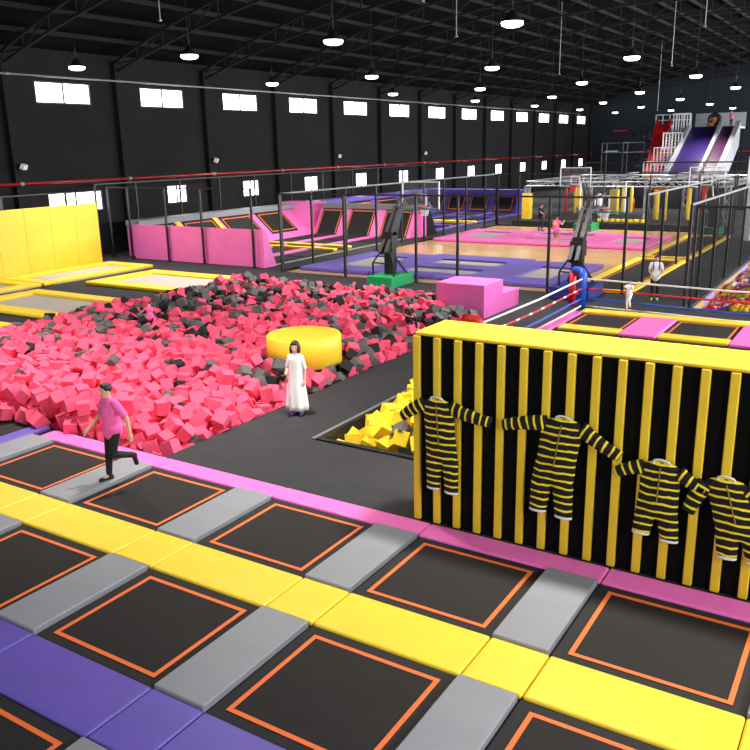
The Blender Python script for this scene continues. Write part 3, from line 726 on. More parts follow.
# ------------------------------------------------------------------ purple ramp court behind it
pr = thing('ramp_wall', (-32, 66, 0), 'purple ramp with black beds facing the camera in the distance', 'padded ramp')
MB().prism([(65.0, 0), (65.9, 1.5), (66.8, 1.5), (66.8, 0)], 'x', -36.2, -26.9).build('ramp_body', 'purple', pr)
slab, L = ramp_beds(pr, [(-35.6, -33.9), (-33.4, -31.8), (-31.3, -29.6), (-29.0, -27.3)], (65.1, .2), (65.9, 1.46), 'y', inset=.07)
MB().box(-36.2, -26.9, 65.8, 66.8, 1.51, 1.95).build('top_deck', 'purple', pr, bevel=.03)
MB().prism([(64.6, 0), (66.9, 0), (66.9, 1.95), (65.7, 1.95)], 'x', -26.88, -26.5).build('end_cap', 'purple', pr)
pl2 = thing('ramp_wall', (-35.6, 57, 0), 'purple ramp along the window wall beyond the pink court', 'padded ramp')
MB().prism([(-34.2, 0), (-35.6, 1.6), (-36.6, 1.6), (-36.6, 0)], 'y', 48.6, 64.8).build('ramp_body', 'purple', pl2)
slab, L = ramp_beds(pl2, [(49, 52), (52.8, 56), (56.8, 60), (60.8, 64)], (-34.3, .15), (-35.6, 1.58), 'x')
MB().box(-36.7, -35.5, 48.6, 65.5, 1.61, 1.92).build('top_deck', 'purple', pl2, bevel=.03)
q = MB(); slab(q, 52.1, 52.7, .05, L + .2, .03, .12); q.build('yellow_divider', 'yellow', pl2)
for i, x in enumerate((-33.9, -31.4, -28.9)):
    for j, y0 in enumerate((49.2, 53.0, 57.0, 61.0)):
        bed(x + .25, x + 2.2, y0, y0 + 3.3, 'flat purple court bed, %s from window wall, %s from camera' % (ORD[i], ORD[j]), 'flat beds of the purple court', line=None)
for i, x in enumerate((-33.95, -31.4, -28.95, -26.4)): pad(x - .25, x + .2, 48.6, 64.9, 'purple', 'long purple pad of the purple ramp court, %s from the window wall' % ORD[i], 'long purple pads of the far court', h=.12)
for i, y in enumerate((52.75, 60.6)): pad(-33.5, -26.65, y - .2, y + .2, 'purple', 'purple cross pad in the purple ramp court, ' + ('nearer', 'farther')[i], 'cross pads of the far court', h=.15, z=.02)
pad(-33.6, -26.2, 55.7, 56.1, 'yellow', 'yellow cross pad inside the purple ramp court', None, h=.2, z=.02)

# ------------------------------------------------------------------ boxing ring style corner, ropes and trampolines
def ring_post(label, x, y, m1, m2, d, k=1):
    o = thing('ring_corner_post', (x, y, 0), label, 'ring post')
    dx, dy = d
    MB().tube([(x, y, .02), (x, y, 1.22 * k), (x + dx * .08, y + dy * .08, 1.3 * k), (x + dx * .3, y + dy * .3, 1.33 * k), (x + dx * .54, y + dy * .54, 1.3 * k)], .13, 14).build('front_pad', m1, o, smooth=True)
    MB().tube([(x + dx * .62, y + dy * .62, .02), (x + dx * .62, y + dy * .62, 1.28 * k)], .12, 14).build('rear_pad', m2, o, smooth=True)
    b = MB()
    for z in (.2, .5, .85, 1.15): b.tube([(x, y, z), (x + dx * .62, y + dy * .62, z)], .05, 8)
    b.build('tie', m2, o)
    return o
RC = (-8.9, 27.75); RN = (-8.9, 19.3)
ring_post('blue and red padded corner post of the boxing ring, far left corner', RC[0], RC[1], 'blue', 'red', (-.8, .6))
ring_post('red padded corner post of the boxing ring peeking over the striped wall', RN[0], RN[1], 'red', 'red', (-.85, -.1), .9)
for z, m_, m2, nm in ((1.07, 'white', 'white', 'white top'), (.73, 'rope_rw', 'red', 'red'), (.38, 'blue', 'blue', 'blue'), (.12, 'white', 'white', 'white bottom')):
    tag(MB().tube([(RC[0], RC[1] - .1, z), (RC[0], (RC[1] + RN[1]) / 2, z - .05), (RN[0], RN[1] + .1, z)], .032, 8).build('ring_rope', m_, smooth=True, origin=(RC[0], RC[1], z)), '%s rope along the left side of the boxing ring' % nm, 'rope', 'boxing ring ropes')
    tag(MB().tube([(RC[0] + .1, RC[1], z), (-4, RC[1], z - .09), (1.5, RC[1], z)], .032, 8).build('ring_rope', m2, smooth=True, origin=(RC[0], RC[1], z)), '%s rope along the far side of the boxing ring' % nm, 'rope', 'boxing ring ropes')
RX = [(-6.6, -5.5), (-3.5, -2.4)]
bed(-8.55, -6.6, 24.75, 26.95, 'black trampoline in the boxing ring, left of the middle pink pad', 'boxing ring trampolines')
bed(-5.5, -3.5, 24.75, 26.95, 'black trampoline in the boxing ring, right of the middle pink pad', 'boxing ring trampolines')
bed(-2.4, -.5, 24.75, 26.95, 'black trampoline in the boxing ring at the right picture edge', 'boxing ring trampolines')
pad(-6.6, -5.5, 24.1, 26.95, 'pink', 'pink pad between the two ring trampolines above the striped wall', 'pink ring pads', h=.1)
pad(-3.5, -2.4, 24.1, 26.95, 'pink', 'pink pad in the boxing ring near the right picture edge', 'pink ring pads', h=.1)
pad(-8.7, -.3, 26.95, 27.5, 'yellow', 'long yellow edge pad along the far side of the boxing ring', None, h=.1)
pad(-8.5, -6.62, 24.15, 24.75, 'yellow', 'yellow pad in front of the left ring trampoline', 'yellow ring pads', h=.1)
pad(-5.48, -3.52, 24.15, 24.75, 'yellow', 'yellow pad in front of the right ring trampoline', 'yellow ring pads', h=.1)
pad(-9.0, -8.6, 21, 26.9, 'pink', 'pink edge pad along the left side of the boxing ring', None, h=.1)

# ------------------------------------------------------------------ ball pit at the right
bp = thing('ball_pit', (-3, 38, 0), 'walled pit of coloured balls at the right edge', 'ball pit')
b = MB()
for i in range(8):
    y = 29.62 + 2.04 * i
    MB().box(-5.6, -5.56, y, y + 2.02, -.88, -.02).build('wall_panel', ('sand', 'lilac', 'brown', 'sand')[i % 4], bp)
MB().box(-5.66, -5.54, 29.55, 46, .002, .04).build('rim_rail', 'railgrey', bp)
MB().box(-5.5, 2.9, 29.6, 29.64, -.88, -.02).build('front_panel', 'sand', bp)
pit_b = [MB() for _ in range(5)]; bid = 0
def ballh(x, y): return -.5 + .85 * min(1, max(0, (x + 5.4) / 2.2)) + .25 * min(1, max(0, (y - 30) / 6)) + .25 * noise.noise((x * .7, y * .5, 3))
balls = []
for i in range(5200):
    x = random.uniform(-5.4, 2.7); y = random.uniform(29.8, 45.5)
    if True: balls.append((x, y, ballh(x, y)))
balls.sort(key=lambda p: dist(p) + (0 if inview(p) else 100)); ico = {}
nm = ['yellow', 'magenta', 'white', 'blue', 'red']
for c in 'ypwbr':
    o = MB().ell((0, 0, 0), (1, 1, 1), 10).build('pit_ball', 'ball_' + c, smooth=True); ico[c] = o.data; bpy.data.objects.remove(o)
bs = MB()
for i, (x, y, z) in enumerate(balls):
    big = noise.noise((x * .8, y * .6, 4)) > 0
    c = random.choice('yrryrw') if big else random.choice('wpbwpwr'); r = random.uniform(.14, .2) if big else .1
    if i < 260:
        o = bpy.data.objects.new('pit_ball', ico[c]); C.objects.link(o); o.location = (x, y, z); o.scale = (r,) * 3
        cn = nm['ypwbr'.index(c)]; tag(o, '%s plastic ball lying in the ball pit at the right' % cn, 'ball', cn + ' balls in the ball pit')
    else: bs.ell((x, y, z), (r,) * 3, 8, 'ypwbr'.index(c))
bs.box(-5.5, 2.9, 29.7, 45.9, -.88, -.6, 4)
tag(bs.build('pit_balls', ['ball_y', 'ball_p', 'ball_w', 'ball_b', 'ball_r']), 'mass of mixed coloured balls filling the ball pit', 'balls', None, 'stuff')

# ------------------------------------------------------------------ obstacle rig of aluminium truss
def lattice(b, a, c, s=.32):
    a = Vector(a); c = Vector(c); d = c - a; L = d.length; d /= L
    up = Vector((0, 0, 1)) if abs(d.z) < .9 else Vector((1, 0, 0)); sd = d.cross(up).normalized(); up = sd.cross(d)
    cs = [sd * s / 2 * i + up * s / 2 * j for i, j in ((-1, -1), (1, -1), (1, 1), (-1, 1))]
    for q in cs: b.tube([a + q, c + q], .03, 5)
    n = max(1, round(L / .55))
    for i in range(n):
        p = a + d * L * i / n; p2 = a + d * L * (i + 1) / n
        for j in range(4):
            u, v = cs[j], cs[(j + 1) % 4]
            if i % 2: u, v = v, u
            b.tube([p + u, p2 + v], .016, 4, cap=False)
rg = thing('obstacle_rig', (-16, 62, 0), 'silver truss obstacle frame over the black mats beyond the court', 'obstacle rig')
MB().box(-23.6, -8.9, 56.4, 72, 0, .3).build('mat_base', 'carpet', rg)
for a, c in [((-23, 57.8, 2.85), (-9.3, 57.8, 2.85)), ((-23, 70, 2.85), (-9.3, 70, 2.85)), ((-23, 57.8, 2.85), (-23, 70, 2.85)), ((-9.3, 57.8, 2.85), (-9.3, 70, 2.85)), ((-18.4, 57.8, 3.05), (-18.4, 70, 3.05)), ((-14.4, 57.8, 3.05), (-14.4, 70, 3.05)), ((-23, 64, 2.85), (-9.3, 64, 2.85))]:
    b = MB(); lattice(b, a, c); b.build('truss_beam', 'alu', rg)
for x, y in [(-23, 57.8), (-18.4, 57.8), (-14.4, 57.8), (-9.3, 57.8), (-23, 70), (-14.4, 70), (-9.3, 70), (-18.4, 64)]:
    b = MB(); lattice(b, (x, y, .3), (x, y, 2.7)); q = b.build('truss_leg', 'alu', rg)
    if (x, y) in ((-23, 57.8), (-23, 70), (-18.4, 64)): MB().box(x - .3, x + .3, y - .3, y + .3, .3, 2.15).build('leg_pad', 'yellow', q, bevel=.03)
MB().box(-23.2, -9.1, 70.25, 70.3, .3, 2.65).build('back_net', 'fblack', rg)
def bag(x, y, z0, z1, r, m_, label):
    o = thing('hanging_bag', (x, y, z0), label, 'punch bag', 'bags hanging in the obstacle rig')
    MB().lathe([(r * .8, 0), (r, .05), (r, z1 - z0 - .05), (r * .8, z1 - z0)], (x, y, z0), 14).build('bag_body', m_, o, smooth=True)
    MB().tube([(x, y, z1), (x, y, 2.7)], .02, 5).build('strap', 'steel', o)
bag(-13.9, 58.4, .45, 2.5, .2, 'yellow', 'thick yellow bag hanging at the right of the rig, first of the right group')
bag(-13.3, 58.6, .4, 2.5, .08, 'yellow', 'thin yellow bag hanging just right of the thick yellow one')
bag(-11.75, 58.2, .5, 2.6, .16, 'yellow', 'yellow bag hanging left of a purple bag')
bag(-11.3, 58.4, .6, 2.6, .13, 'purple', 'purple bag hanging between yellow and red ones')
bag(-10.85, 58.4, .65, 2.6, .16, 'red', 'dark red bag hanging at the right of the rig')
bag(-10.3, 58.2, .75, 2.6, .1, 'yellow', 'slim yellow bag hanging rightmost in the rig')
bag(-21.0, 60.5, .6, 2.5, .09, 'red', 'dark red bag hanging left, behind the black shirted player')
bag(-20.3, 60.5, .6, 2.6, .1, 'yellow', 'slim yellow bag hanging in the left part of the rig')
bag(-19.9, 60.5, .6, 2.6, .12, 'yellow', 'second slim yellow bag hanging in the left part of the rig')
bag(-16.9, 61, .7, 2.6, .12, 'yellow', 'yellow bag hanging behind the far hoop, left one')
bag(-16.3, 61, .7, 2.6, .12, 'yellow', 'yellow bag hanging behind the far hoop, right one')
bag(-16.6, 62.5, .7, 1.6, .14, 'red', 'short red bag hanging low between two yellow bags')
bag(-19.0, 59, .5, 2.1, .22, 'white', 'pale grey bag hanging behind the pink shirted player, left')
bag(-18.0, 59.2, .5, 2.1, .22, 'white', 'pale grey bag hanging behind the pink shirted player, right')
tag(MB().box(-14.7, -13.2, 58.2, 58.6, 2.45, 2.62).build('balance_beam', 'brown', bevel=.03, origin=(-14, 58.4, 2.5)), 'orange brown beam slung under the rig', 'beam')
for i in range(8):
    x = -17.4 + .42 * i
    tag(MB().obox((x, 57.3, .42), (.32, .25, .2), Euler((0, 0, i * .7)).to_matrix()).build('foam_brick', 'fyellow', bevel=.03, origin=(x, 57.3, .3)), 'yellow foam piece on the black mat, %s from the left' % ORD[i], 'foam piece', 'yellow pieces on the mat')
tag(MB().box(-7.35, -6.9, 51.5, 52.3, 0, 4.72).build('padded_column', 'white', bevel=.04, origin=(-7.1, 51.9, 0)), 'tall white column at the right edge beyond the nets', 'column')
for i, x in enumerate((-8.2, -7.6)):
    bag(x, 58.5, .9, 3.0, .2, 'grey', 'pale grey bag hanging in the dark corner, %s from the left' % ORD[i])

# ------------------------------------------------------------------ the big slides
SX = (-21.1, -18.1); SM = (-17.75, -16.35); ST = (102.6, 7.15); SBm = (88.5, .6)
sl = thing('slide', (-19.6, 95, 0), 'broad steep purple slide with white side walls', 'slide', None)
def chute(o, x0, x1, m_, nm):
    n = 14; pts = []
    for i in range(n + 1):
        t = i / n; y = ST[0] + (SBm[0] - ST[0]) * t; z = ST[1] + (SBm[1] - ST[1]) * t - .35 * math.sin(math.pi * t); pts.append((y, z))
    MB().prism(pts + [(y, z - .25) for y, z in reversed(pts)], 'x', x0, x1).build(nm, m_, o)
    return pts
pts = chute(sl, SX[0], SX[1], 'slideblue', 'chute')
for x0, x1 in ((SX[0] - .35, SX[0]), (SX[1], SX[1] + .35)):
    MB().prism([(y, z + .55) for y, z in pts] + [(y, z - .5) for y, z in reversed(pts)], 'x', x0, x1).build('side_wall', 'slidewhite', sl)
s2 = thing('slide', (-17, 95, 0), 'narrow plum coloured slide right of the purple one', 'slide', None)
chute(s2, SM[0], SM[1], 'slidemag', 'chute')
MB().prism([(y, z + .55) for y, z in pts] + [(y, max(0, z - 2.2)) for y, z in reversed(pts)], 'x', SM[1], SM[1] + .5).build('side_wall', 'slidewhite', s2)
pf = thing('slide_platform', (-19, 104, 0), 'high slide platform with white back wall and rails', 'platform')
MB().box(-21.4, -15.9, 102.6, 106, 6.9, 7.1).build('deck', 'white', pf)
MB().box(-21.4, -15.9, 106, 106.2, 6.9, 8.7).build('back_wall', 'slidewhite', pf)
b = MB()
for x in (-21.3, -18, -16): 
    for y in (103, 105.8): b.box(x - .1, x + .1, y - .1, y + .1, 0, 6.9)
b.build('support_leg', 'steel', pf)
# red slide behind the stairs
s3 = thing('slide', (-24.6, 100, 0), 'steep narrow red slide left of the white stairs', 'slide')
rp = [(104.5, 7.7), (103.8, 7.1), (102.6, 5.0), (101.5, 3.2), (100.3, 1.7), (99, 1.0)]
MB().prism(rp + [(y, z - .2) for y, z in reversed(rp)], 'x', -25.3, -24.0).build('chute', 'red', s3)
for x0 in (-25.5, -24.0): MB().prism([(y, z + .55) for y, z in rp] + [(y, z - .3) for y, z in reversed(rp)], 'x', x0, x0 + .2).build('side_wall', 'red', s3)
MB().box(-25.5, -23.8, 104.5, 106, 7.3, 7.5).box(-25.4, -25.2, 105.6, 105.8, 0, 7.3).box(-24.1, -23.9, 105.6, 105.8, 0, 7.3).build('top_deck', 'white', s3)
# stair flights with white railings
stp = thing('staircase', (-23, 97, 0), 'stairs with white railings climbing left of the purple slide', 'stairs')
NS = 18
for i in range(NS):
    t = i / NS; y = 92 + 11 * t; z = 1.2 + 5.8 * t
    MB().box(-23.5, -21.6, y, y + .62, z - .08, z).build('tread', 'yellow' if i % 4 == 2 else ('ball_p' if i % 2 else 'lilac'), stp)
for k, (x0, x1, y, z0, z1) in enumerate(((-23.75, -21.5, 93, 1.9, 3.5), (-23.5, -21.3, 96, 3.3, 4.97), (-23.3, -21.3, 99, 4.85, 6.53), (-23.0, -21.2, 102, 6.5, 8.64))):
    b = MB(); n = 6
    for j in range(n + 1):
        xx = x0 + (x1 - x0) * j / n; b.box(xx - .05, xx + .05, y - .05, y + .05, z0 - .2, z1)
    b.box(x0 - .05, x1 + .05, y - .06, y + .06, z1 - .06, z1 + .06)
    b.bar((x0, y, z1), (x0, y + 2.9, z1), .08, .08)
    b.box(x0 - .05, x1 + .05, y - .05, y + .05, z0 - .2, z0 - .1)
    b.build('railing', 'white', stp)
b = MB()
for xx in (-25.6, -24.8, -24.0, -23.2, -22.4, -21.6): b.box(xx - .05, xx + .05, 104.4, 104.5, 6.6, 8.7)
b.box(-25.6, -21.6, 104.4, 104.5, 8.6, 8.72).box(-25.6, -21.6, 104.4, 104.5, 8.0, 8.08)
b.build('top_railing', 'white', stp)
b = MB(); b.box(-23.7, -23.5, 92, 103, 0, .2).box(-21.6, -21.4, 92, 103, 0, .2)
for y in (93, 96, 99, 102): b.box(-23.6, -23.45, y, y + .15, 0, 1.1 + (y - 92) * .53).box(-21.75, -21.6, y, y + .15, 0, 1.1 + (y - 92) * .53)
b.build('stair_frame', 'steel', stp)
tb = thing('inflatable_ring', (-18.9, 103.6, 7.1), 'dark round ring with orange brown cushion on the slide top', 'ring')
MB().tube([(-18.8 + .55 * math.cos(a), 103.4, 7.9 + .55 * math.sin(a)) for a in [2 * math.pi * j / 24 for j in range(25)]], .22, 10).build('ring_tube', 'steel', tb, smooth=True)
MB().ell((-18.8, 103.5, 8.0), (.42, .2, .38), 14).ell((-19.2, 103.1, 7.36), (.45, .3, .25), 12).build('cushion', 'brown', tb, smooth=True)
# scaffold and stair tower on the far wall
sf = thing('scaffold', (-28, 110, 0), 'grey steel scaffold tower before the dark far wall', 'scaffold')
b = MB()
for x in (-33.0, -30.3):
    for y in (108, 110): b.tube([(x, y, 0), (x, y, 5.55)], .06, 6)
for z in (3.05, 4.35, 5.55): b.tube([(-33.0, 108, z), (-30.3, 108, z)], .07, 6); b.tube([(-31.4, 110, z), (-28.2, 110, z)], .07, 6)
b.build('tube_frame', 'railgrey', sf)
MB().box(-33, -30.3, 108, 110, 4.3, 4.4).box(-33, -30.3, 108, 110, 3.0, 3.1).build('platform_board', 'grey', sf)
MB().box(-32.6, -31.0, 107.9, 108.2, 4.41, 4.62).build('white_cover', 'white', sf)
tag(MB().box(-34.9, -33.0, YF - .25, YF, 7.1, 7.3).build('red_sign', 'red', origin=(-34, YF - .1, 7.2)), 'thin red sign strip high on the far wall', 'sign')
st2 = thing('stair_tower', (-28.9, 112, 0), 'dark spiral stair tower with railing near the far wall', 'stairs')
MB().tube([(-28.9, 112, 0), (-28.9, 112, 6.6)], .2, 8).build('centre_pole', 'steel', st2)
for i in range(20):
    a = i * .5; p = Vector((-28.9 + 1.1 * math.cos(a), 112 + 1.1 * math.sin(a), .3 + i * .29))
    MB().bar((-28.9, 112, p.z), p, .5, .06).build('tread', 'steel', st2)
b = MB()
b.tube([(-28.9 + 1.3 * math.cos(i * .25), 112 + 1.3 * math.sin(i * .25), 1.3 + i * .145) for i in range(40)], .05, 5)
for z in (6.6, 7.0, 7.4): b.tube([(-30.4, 110.6, z), (-27.8, 110.6, z)], .05, 5)
for x in (-30.4, -29.5, -28.6, -27.8): b.tube([(x, 110.6, 6.0), (x, 110.6, 7.4)], .05, 5)
b.build('handrail', 'steel', st2)
MB().box(-30.4, -27.8, 110.6, 113, 5.9, 6.05).build('landing', 'steel', st2)
# lower rails crossing before the slides
for i, (z0, m_) in enumerate(((3.1, 'steel'), (3.9, 'steel'))):
    b = MB(); b.tube([(-24, 74, z0), (-4, 74, z0)], .06, 6)
    for x in (-24, -19, -14, -9): b.tube([(x, 74, 0 if i == 0 else 3.1), (x, 74, z0)], .05, 6)
    tag(b.build('guard_rail', m_, origin=(-14, 74, 0)), 'black horizontal rail crossing in front of the slides, ' + ('lower', 'upper'), 'rail', 'rails before the slides') if False else tag(b.build('guard_rail', m_, origin=(-14, 74, 0)), 'black horizontal rail crossing in front of the slides, %s one' % ('lower', 'upper')[i], 'rail', 'rails before the slides')

# ------------------------------------------------------------------ people
def person(loc, heading, s, label, top, bottom, shoe, pose={}, sleeve=.5, hairstyle='short', near=False, dress=None, shorts=0, group=None):
    J = dict(pel=(0, 0, .93), chest=(0, 0, 1.24), neck=(0, 0, 1.43), head=(0, .02, 1.57),
             sr=(.17, 0, 1.37), er=(.23, -.03, 1.1), wr=(.25, .06, .87), sl=(-.17, 0, 1.37), el=(-.23, -.03, 1.1), wl=(-.25, .06, .87),
             hr=(.09, 0, .9), kr=(.1, .02, .49), ar=(.1, -.02, .085), tr=(.115, .13, .035), hl=(-.09, 0, .9), kl=(-.1, .02, .49), al=(-.1, -.02, .085), tl=(-.115, .13, .035))
    pose = dict(pose); HS = pose.pop('hs', 1); J.update(pose); J = {k: Vector(v) * s for k, v in J.items()}
    hx, hy = heading; o = thing('person', loc, label, 'person', group, rz=math.atan2(-hx, hy))
    vox = .011 if near else .02; S = s
    b = MB()
    SH = S * HS
    def hd(x, y, z): return J['head'] + Vector((x, y, z)) * SH
    b.ell(hd(0, 0, .015), (.078 * SH, .094 * SH, .11 * SH), 20).ell(hd(0, .025, -.05), (.055 * SH, .06 * SH, .06 * SH), 16)
    b.caps(hd(0, .082, .0), hd(0, .1, -.022), .01 * SH, .016 * SH, 8)
    for sx in (-1, 1): b.ell(hd(sx * .076, -.005, -.005), (.014 * SH, .022 * SH, .032 * SH), 10)
    b.caps(J['neck'] - Vector((0, 0, .03 * S)), J['head'] - Vector((0, .01, .06)) * S, .054 * S, .05 * S)
    b.ell(J['chest'] + Vector((0, 0, .03)) * S, ((.13 if dress else .155) * S, .1 * S, .2 * S), 18); b.ell(J['pel'] + Vector((0, 0, .03)) * S, (.14 * S, .1 * S, .15 * S), 18)
    b.caps(J['chest'], J['pel'], .115 * S, .12 * S, 14); b.caps(J['sl'], J['sr'], .058 * S, .058 * S)
    for q in 'rl':
        b.caps(J['s' + q], J['e' + q], .05 * S, .04 * S); b.caps(J['e' + q], J['w' + q], .04 * S, .027 * S)
        d = (J['w' + q] - J['e' + q]).normalized(); side = Vector((0, 1, 0)); pn = d.cross(side).normalized(); ac = pn.cross(d).normalized()
        palm = J['w' + q] + d * .05 * S; b.caps(J['w' + q], palm + d * .02 * S, .026 * S, .033 * S, 10)
        if near:
            inn = pn if pn.dot(-J['w' + q]) > 0 else -pn
            for i, ln in enumerate((.068, .078, .072, .055)):
                r0 = palm + d * .03 * S + ac * (i - 1.5) * .02 * S; k1 = r0 + d * ln * .5 * S + inn * .008 * S; k2 = k1 + d * ln * .5 * S + inn * .026 * S
                b.caps(r0, k1, .0095 * S, .009 * S, 8); b.caps(k1, k2, .009 * S, .0075 * S, 8)
            t0 = palm + ac * .028 * S - d * .015 * S; t1 = t0 + ac * .03 * S + d * .03 * S + inn * .015 * S; b.caps(t0, t1, .012 * S, .01 * S, 8); b.caps(t1, t1 + d * .03 * S, .01 * S, .008 * S, 8)
        b.caps(J['h' + q], J['k' + q], .078 * S, .052 * S); b.caps(J['k' + q], J['a' + q], .052 * S, .036 * S)
        b.caps(J['a' + q], J['t' + q], .038 * S, .032 * S)
    b.build('body', 'skin', o, remesh=vox * .8, local=True)
    # face
    for sx in (-1, 1): MB().ell(hd(sx * .03, .08, .012), (.012 * SH, .008 * SH, .007 * SH), 8).build('eye', 'eye', o, local=True)
    MB().caps(hd(-.022, .084, -.058), hd(.022, .084, -.058), .007 * SH, .007 * SH, 8).build('mouth', 'lip', o, local=True)
    h = MB()
    h.ell(hd(0, -.018, .047), (.092 * SH, .1 * SH, .096 * SH), 18).ell(hd(0, .04, .1), (.066 * SH, .052 * SH, .03 * SH), 14)
    if hairstyle == 'bob':
        for sx in (-1, 1): h.ell(hd(sx * .082, -.01, -.03), (.036 * SH, .066 * SH, .1 * SH), 12)
        h.ell(hd(0, -.06, -.03), (.085 * SH, .05 * SH, .1 * SH), 14).ell(hd(0, .06, .085), (.066 * SH, .035 * SH, .03 * SH), 12)
    if hairstyle == 'pony': h.caps(hd(0, -.1, .03), hd(0, -.13, -.13), .032 * SH, .018 * SH)
    h.build('hair', 'hair', o, remesh=vox, local=True)
    # clothes
    c = MB()
    if dress:
        prof = [(.06, 1.46), (.1, 1.44), (.15, 1.39), (.166, 1.3), (.16, 1.15), (.165, 1.0), (.19, .8), (.225, .5), (.25, .22), (.26, .13), (.245, .13)]
        n = 40; vs = []; fs = []
        for i, (r, z) in enumerate(prof):
            fold = max(0, (1.05 - z)) * .035
            for j in range(n):
                a = 2 * math.pi * j / n; rr = r + fold * math.sin(a * 7 + .8 * z)
                vs.append((rr * math.cos(a) * S, rr * .78 * math.sin(a) * S, z * S))
        for i in range(len(prof) - 1):
            for j in range(n): fs.append((i * n + j, i * n + (j + 1) % n, (i + 1) * n + (j + 1) % n, (i + 1) * n + j))
        c.add(vs, fs)
        c.build('dress', dress, o, local=True, smooth=True)
        for q in 'rl':
            e = J['s' + q].lerp(J['e' + q], .85); MB().caps(J['s' + q], e, .06 * S, .058 * S, 14).build('dress_sleeve', dress, o, local=True, smooth=True)
        MB().tube([(.075 * S * math.cos(a), .07 * S * math.sin(a) + .01, (1.44 - .02 * math.sin(a)) * S) for a in [2 * math.pi * j / 20 for j in range(21)]], .016 * S, 6).build('dress_collar', dress, o, local=True, smooth=True)
    else:
        c.ell(J['chest'] + Vector((0, 0, .03)) * S, (.178 * S, .122 * S, .205 * S), 18); c.caps(J['chest'], J['pel'].lerp(J['chest'], .12), .15 * S, .155 * S, 16)
        c.caps(J['pel'] + Vector((0, 0, .05)) * S, J['pel'] - Vector((0, 0, .06)) * S, .16 * S, .166 * S, 16)
        c.caps(J['sl'] + Vector((.02, 0, .005)) * S, J['sr'] + Vector((-.02, 0, .005)) * S, .072 * S, .072 * S)
        c.ell(J['pel'] - Vector((0, 0, .01)) * S, (.2 * S, .165 * S, .15 * S), 18)
        for q in 'rl': c.caps(J['s' + q], J['s' + q].lerp(J['e' + q], sleeve * 1.2), .07 * S, .068 * S, 12)
        c.build('shirt', top, o, remesh=vox, local=True)
        c = MB(); c.caps(J['pel'] + Vector((0, 0, .0)) * S, J['pel'] - Vector((0, 0, .05)) * S, .132 * S, .13 * S, 16)
        for q in 'rl':
            c.caps(J['h' + q], J['k' + q], .094 * S, .068 * S)
            if not shorts: c.caps(J['k' + q], J['k' + q].lerp(J['a' + q], .9), .066 * S, .052 * S)
        c.build('shorts' if shorts else 'trousers', bottom, o, remesh=vox, local=True)
    for q in 'rl':
        c = MB(); a, t = J['a' + q], J['t' + q]; hl = a + (a - t).normalized() * .035 * S; hl.z = min(hl.z, a.z)
        c.caps(hl - Vector((0, 0, .035)) * S, t, .045 * S, .042 * S, 12).caps(a, hl - Vector((0, 0, .03)) * S, .045 * S, .045 * S, 12)
        c.build('shoe', shoe, o, remesh=vox, local=True)
    return o
left = Vector((-_r.x, -_r.y)); toward = Vector((-_f.x, -_f.y)).normalized()
hm = (left + toward * 1.1).normalized()
man = person((-10.96, 8.84, .08), hm, 1.04, 'man in pink tee and black trousers walking across the grey pad', 'tee', 'trouser', 'trouser', dict(
    kr=(.09, .06, .5), ar=(.09, .1, .085), tr=(.1, .25, .035), kl=(-.08, .09, .5), al=(-.08, -.31, .37), tl=(-.08, -.33, .22),
    er=(.26, .05, 1.12), wr=(.27, .27, .93), el=(-.27, -.12, 1.12), wl=(-.33, -.12, .87), head=(0, .05, 1.57), chest=(0, .02, 1.24)), near=True, sleeve=.62)
MB().caps((-.06, .128, 1.27), (-.03, .13, 1.27), .016, .014, 8).build('shirt_badge', 'gold', man, local=True)
wom = person((-10.55, 13.5, 0), (toward * 1.0 + left * .25).normalized(), .95, 'woman in long white dress standing on black carpet by the pit', 'dress', 'dress', 'purple',
             dict(sr=(.135, 0, 1.36), sl=(-.135, 0, 1.36), er=(.2, 0, 1.1), wr=(.19, .17, .98), el=(-.2, -.02, 1.08), wl=(-.21, .05, .83), hs=1.13, head=(0, .02, 1.585)), hairstyle='bob', near=True, dress='dress')
cm = thing('camera', (0, 0, 0), 'black camera with strap held by the woman in white', 'camera')
cl = Vector((-10.55, 13.5, 0)) + Matrix.Rotation(wom.rotation_euler.z, 3, 'Z') @ Vector((.2, .25, .9)); cm.location = cl
MB().obox(cl, (.13, .07, .09), Euler((0, 0, .4)).to_matrix()).build('camera_body', 'steel', cm, bevel=.01)
MB().tube([cl + Vector((.02, -.03, 0)), cl + Vector((.04, -.12, 0))], .035, 12).build('lens', 'black', cm, smooth=True)
MB().tube([cl + Vector((-.05, 0, .02)), cl + Vector((-.1, 0, -.14)), cl + Vector((0, 0, -.3)), cl + Vector((.06, 0, .0))], .012, 6).build('strap', 'brown', cm)
person((-19.3, 50.9, .2), (Vector((.6, -.2))).normalized(), 1.0, 'player in black shirt and dark jeans stepping on the pink island', 'trouser', 'jean', 'black',
       dict(er=(.27, .2, 1.2), wr=(.3, .45, 1.1), kl=(-.1, -.1, .5), al=(-.1, -.25, .1), tl=(-.1, -.1, .03), kr=(.1, .18, .5), ar=(.1, .22, .085), tr=(.1, .37, .035)))
pk = person((-16.1, 44.95, 0.02), (Vector((.25, 1))).normalized(), 1.0, 'player in pink shirt and camouflage shorts with back to camera', 'tee', 'camo', 'black',
       dict(er=(.3, .1, 1.2), wr=(.32, .25, 1.36), el=(-.26, .05, 1.12), wl=(-.3, .15, .9)), shorts=1)
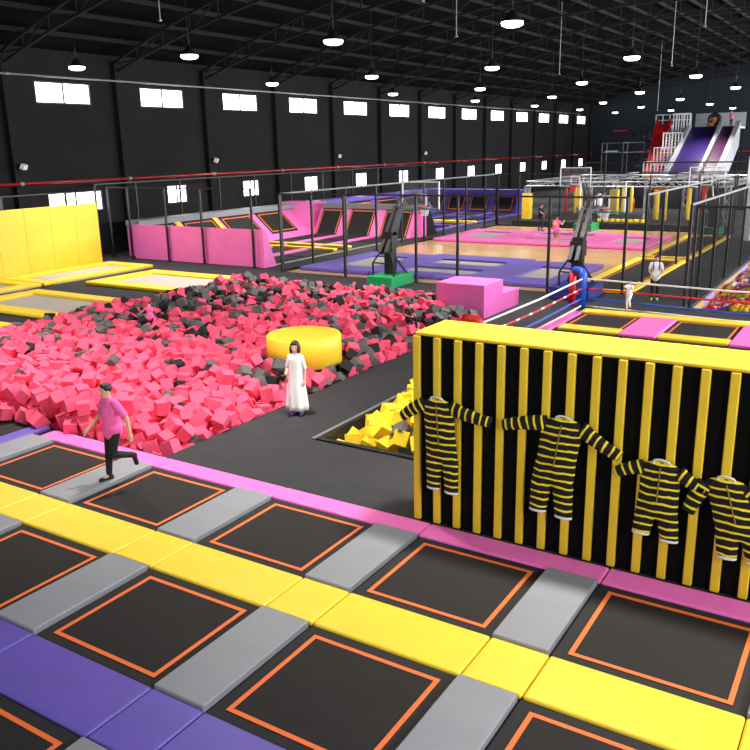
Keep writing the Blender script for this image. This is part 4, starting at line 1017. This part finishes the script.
MB().box(-.09, .09, -.165, -.11, 1.16, 1.34).build('back_print', 'yellow', pk, local=True, bevel=.02)
mo = person((-7.1, 30.5, 0), (toward + left * .3).normalized(), .97, 'woman in white tee and black trousers standing behind the ring ropes', 'dress', 'trouser', 'lime',
       dict(er=(.24, .05, 1.1), wr=(.1, .2, .95), el=(-.24, .05, 1.1), wl=(-.1, .2, .95)), hairstyle='pony')
b = MB()
for sx in (-1, 1): b.tube([(sx * .1, .11, 1.1), (sx * .11, .125, 1.25), (sx * .1, .02, 1.42), (sx * .1, -.1, 1.35)], .02, 6)
b.box(-.14, .14, -.24, -.12, 1.02, 1.38); b.build('backpack', 'steel', mo, local=True)
person((-7.25, 27.62, .1), (toward + left).normalized(), .62, 'small child in white climbing at the far ring ropes', 'dress', 'dress', 'orange',
       dict(er=(.25, .12, 1.25), wr=(.2, .25, 1.38), el=(-.25, .12, 1.22), wl=(-.22, .25, 1.3), kl=(-.12, .2, .6), al=(-.14, .1, .3), tl=(-.14, .22, .26)))
person((-19.6, 17.75, .0), (toward + left * .5).normalized(), .62, 'child in pink top half buried among the foam cubes', 'tee', 'trouser', 'black',
       dict(er=(.3, .15, 1.25), wr=(.35, .3, 1.15), el=(-.3, .15, 1.25), wl=(-.3, .32, 1.2)))
person((-12.2, 21.3, .2), (Vector((1, -.5))).normalized(), .66, 'person in black and white sitting in the foam pit near the striped wall', 'trouser', 'trouser', 'dress',
       dict(pel=(0, 0, .5), chest=(0, .02, .8), neck=(0, .04, 1.0), head=(0, .07, 1.14), sr=(.17, .03, .95), sl=(-.17, .03, .95), er=(.24, .1, .72), wr=(.15, .35, .68), el=(-.24, .1, .72), wl=(-.15, .35, .68),
            hr=(.09, 0, .48), hl=(-.09, 0, .48), kr=(.12, .4, .5), kl=(-.12, .4, .5), ar=(.12, .5, .12), al=(-.12, .5, .12), tr=(.12, .65, .08), tl=(-.12, .65, .08)))
person((-17.0, 103.3, 7.1), (Vector((-.5, -1))).normalized(), 1.0, 'person in pink top standing at the top of the plum slide', 'tee', 'trouser', 'black')
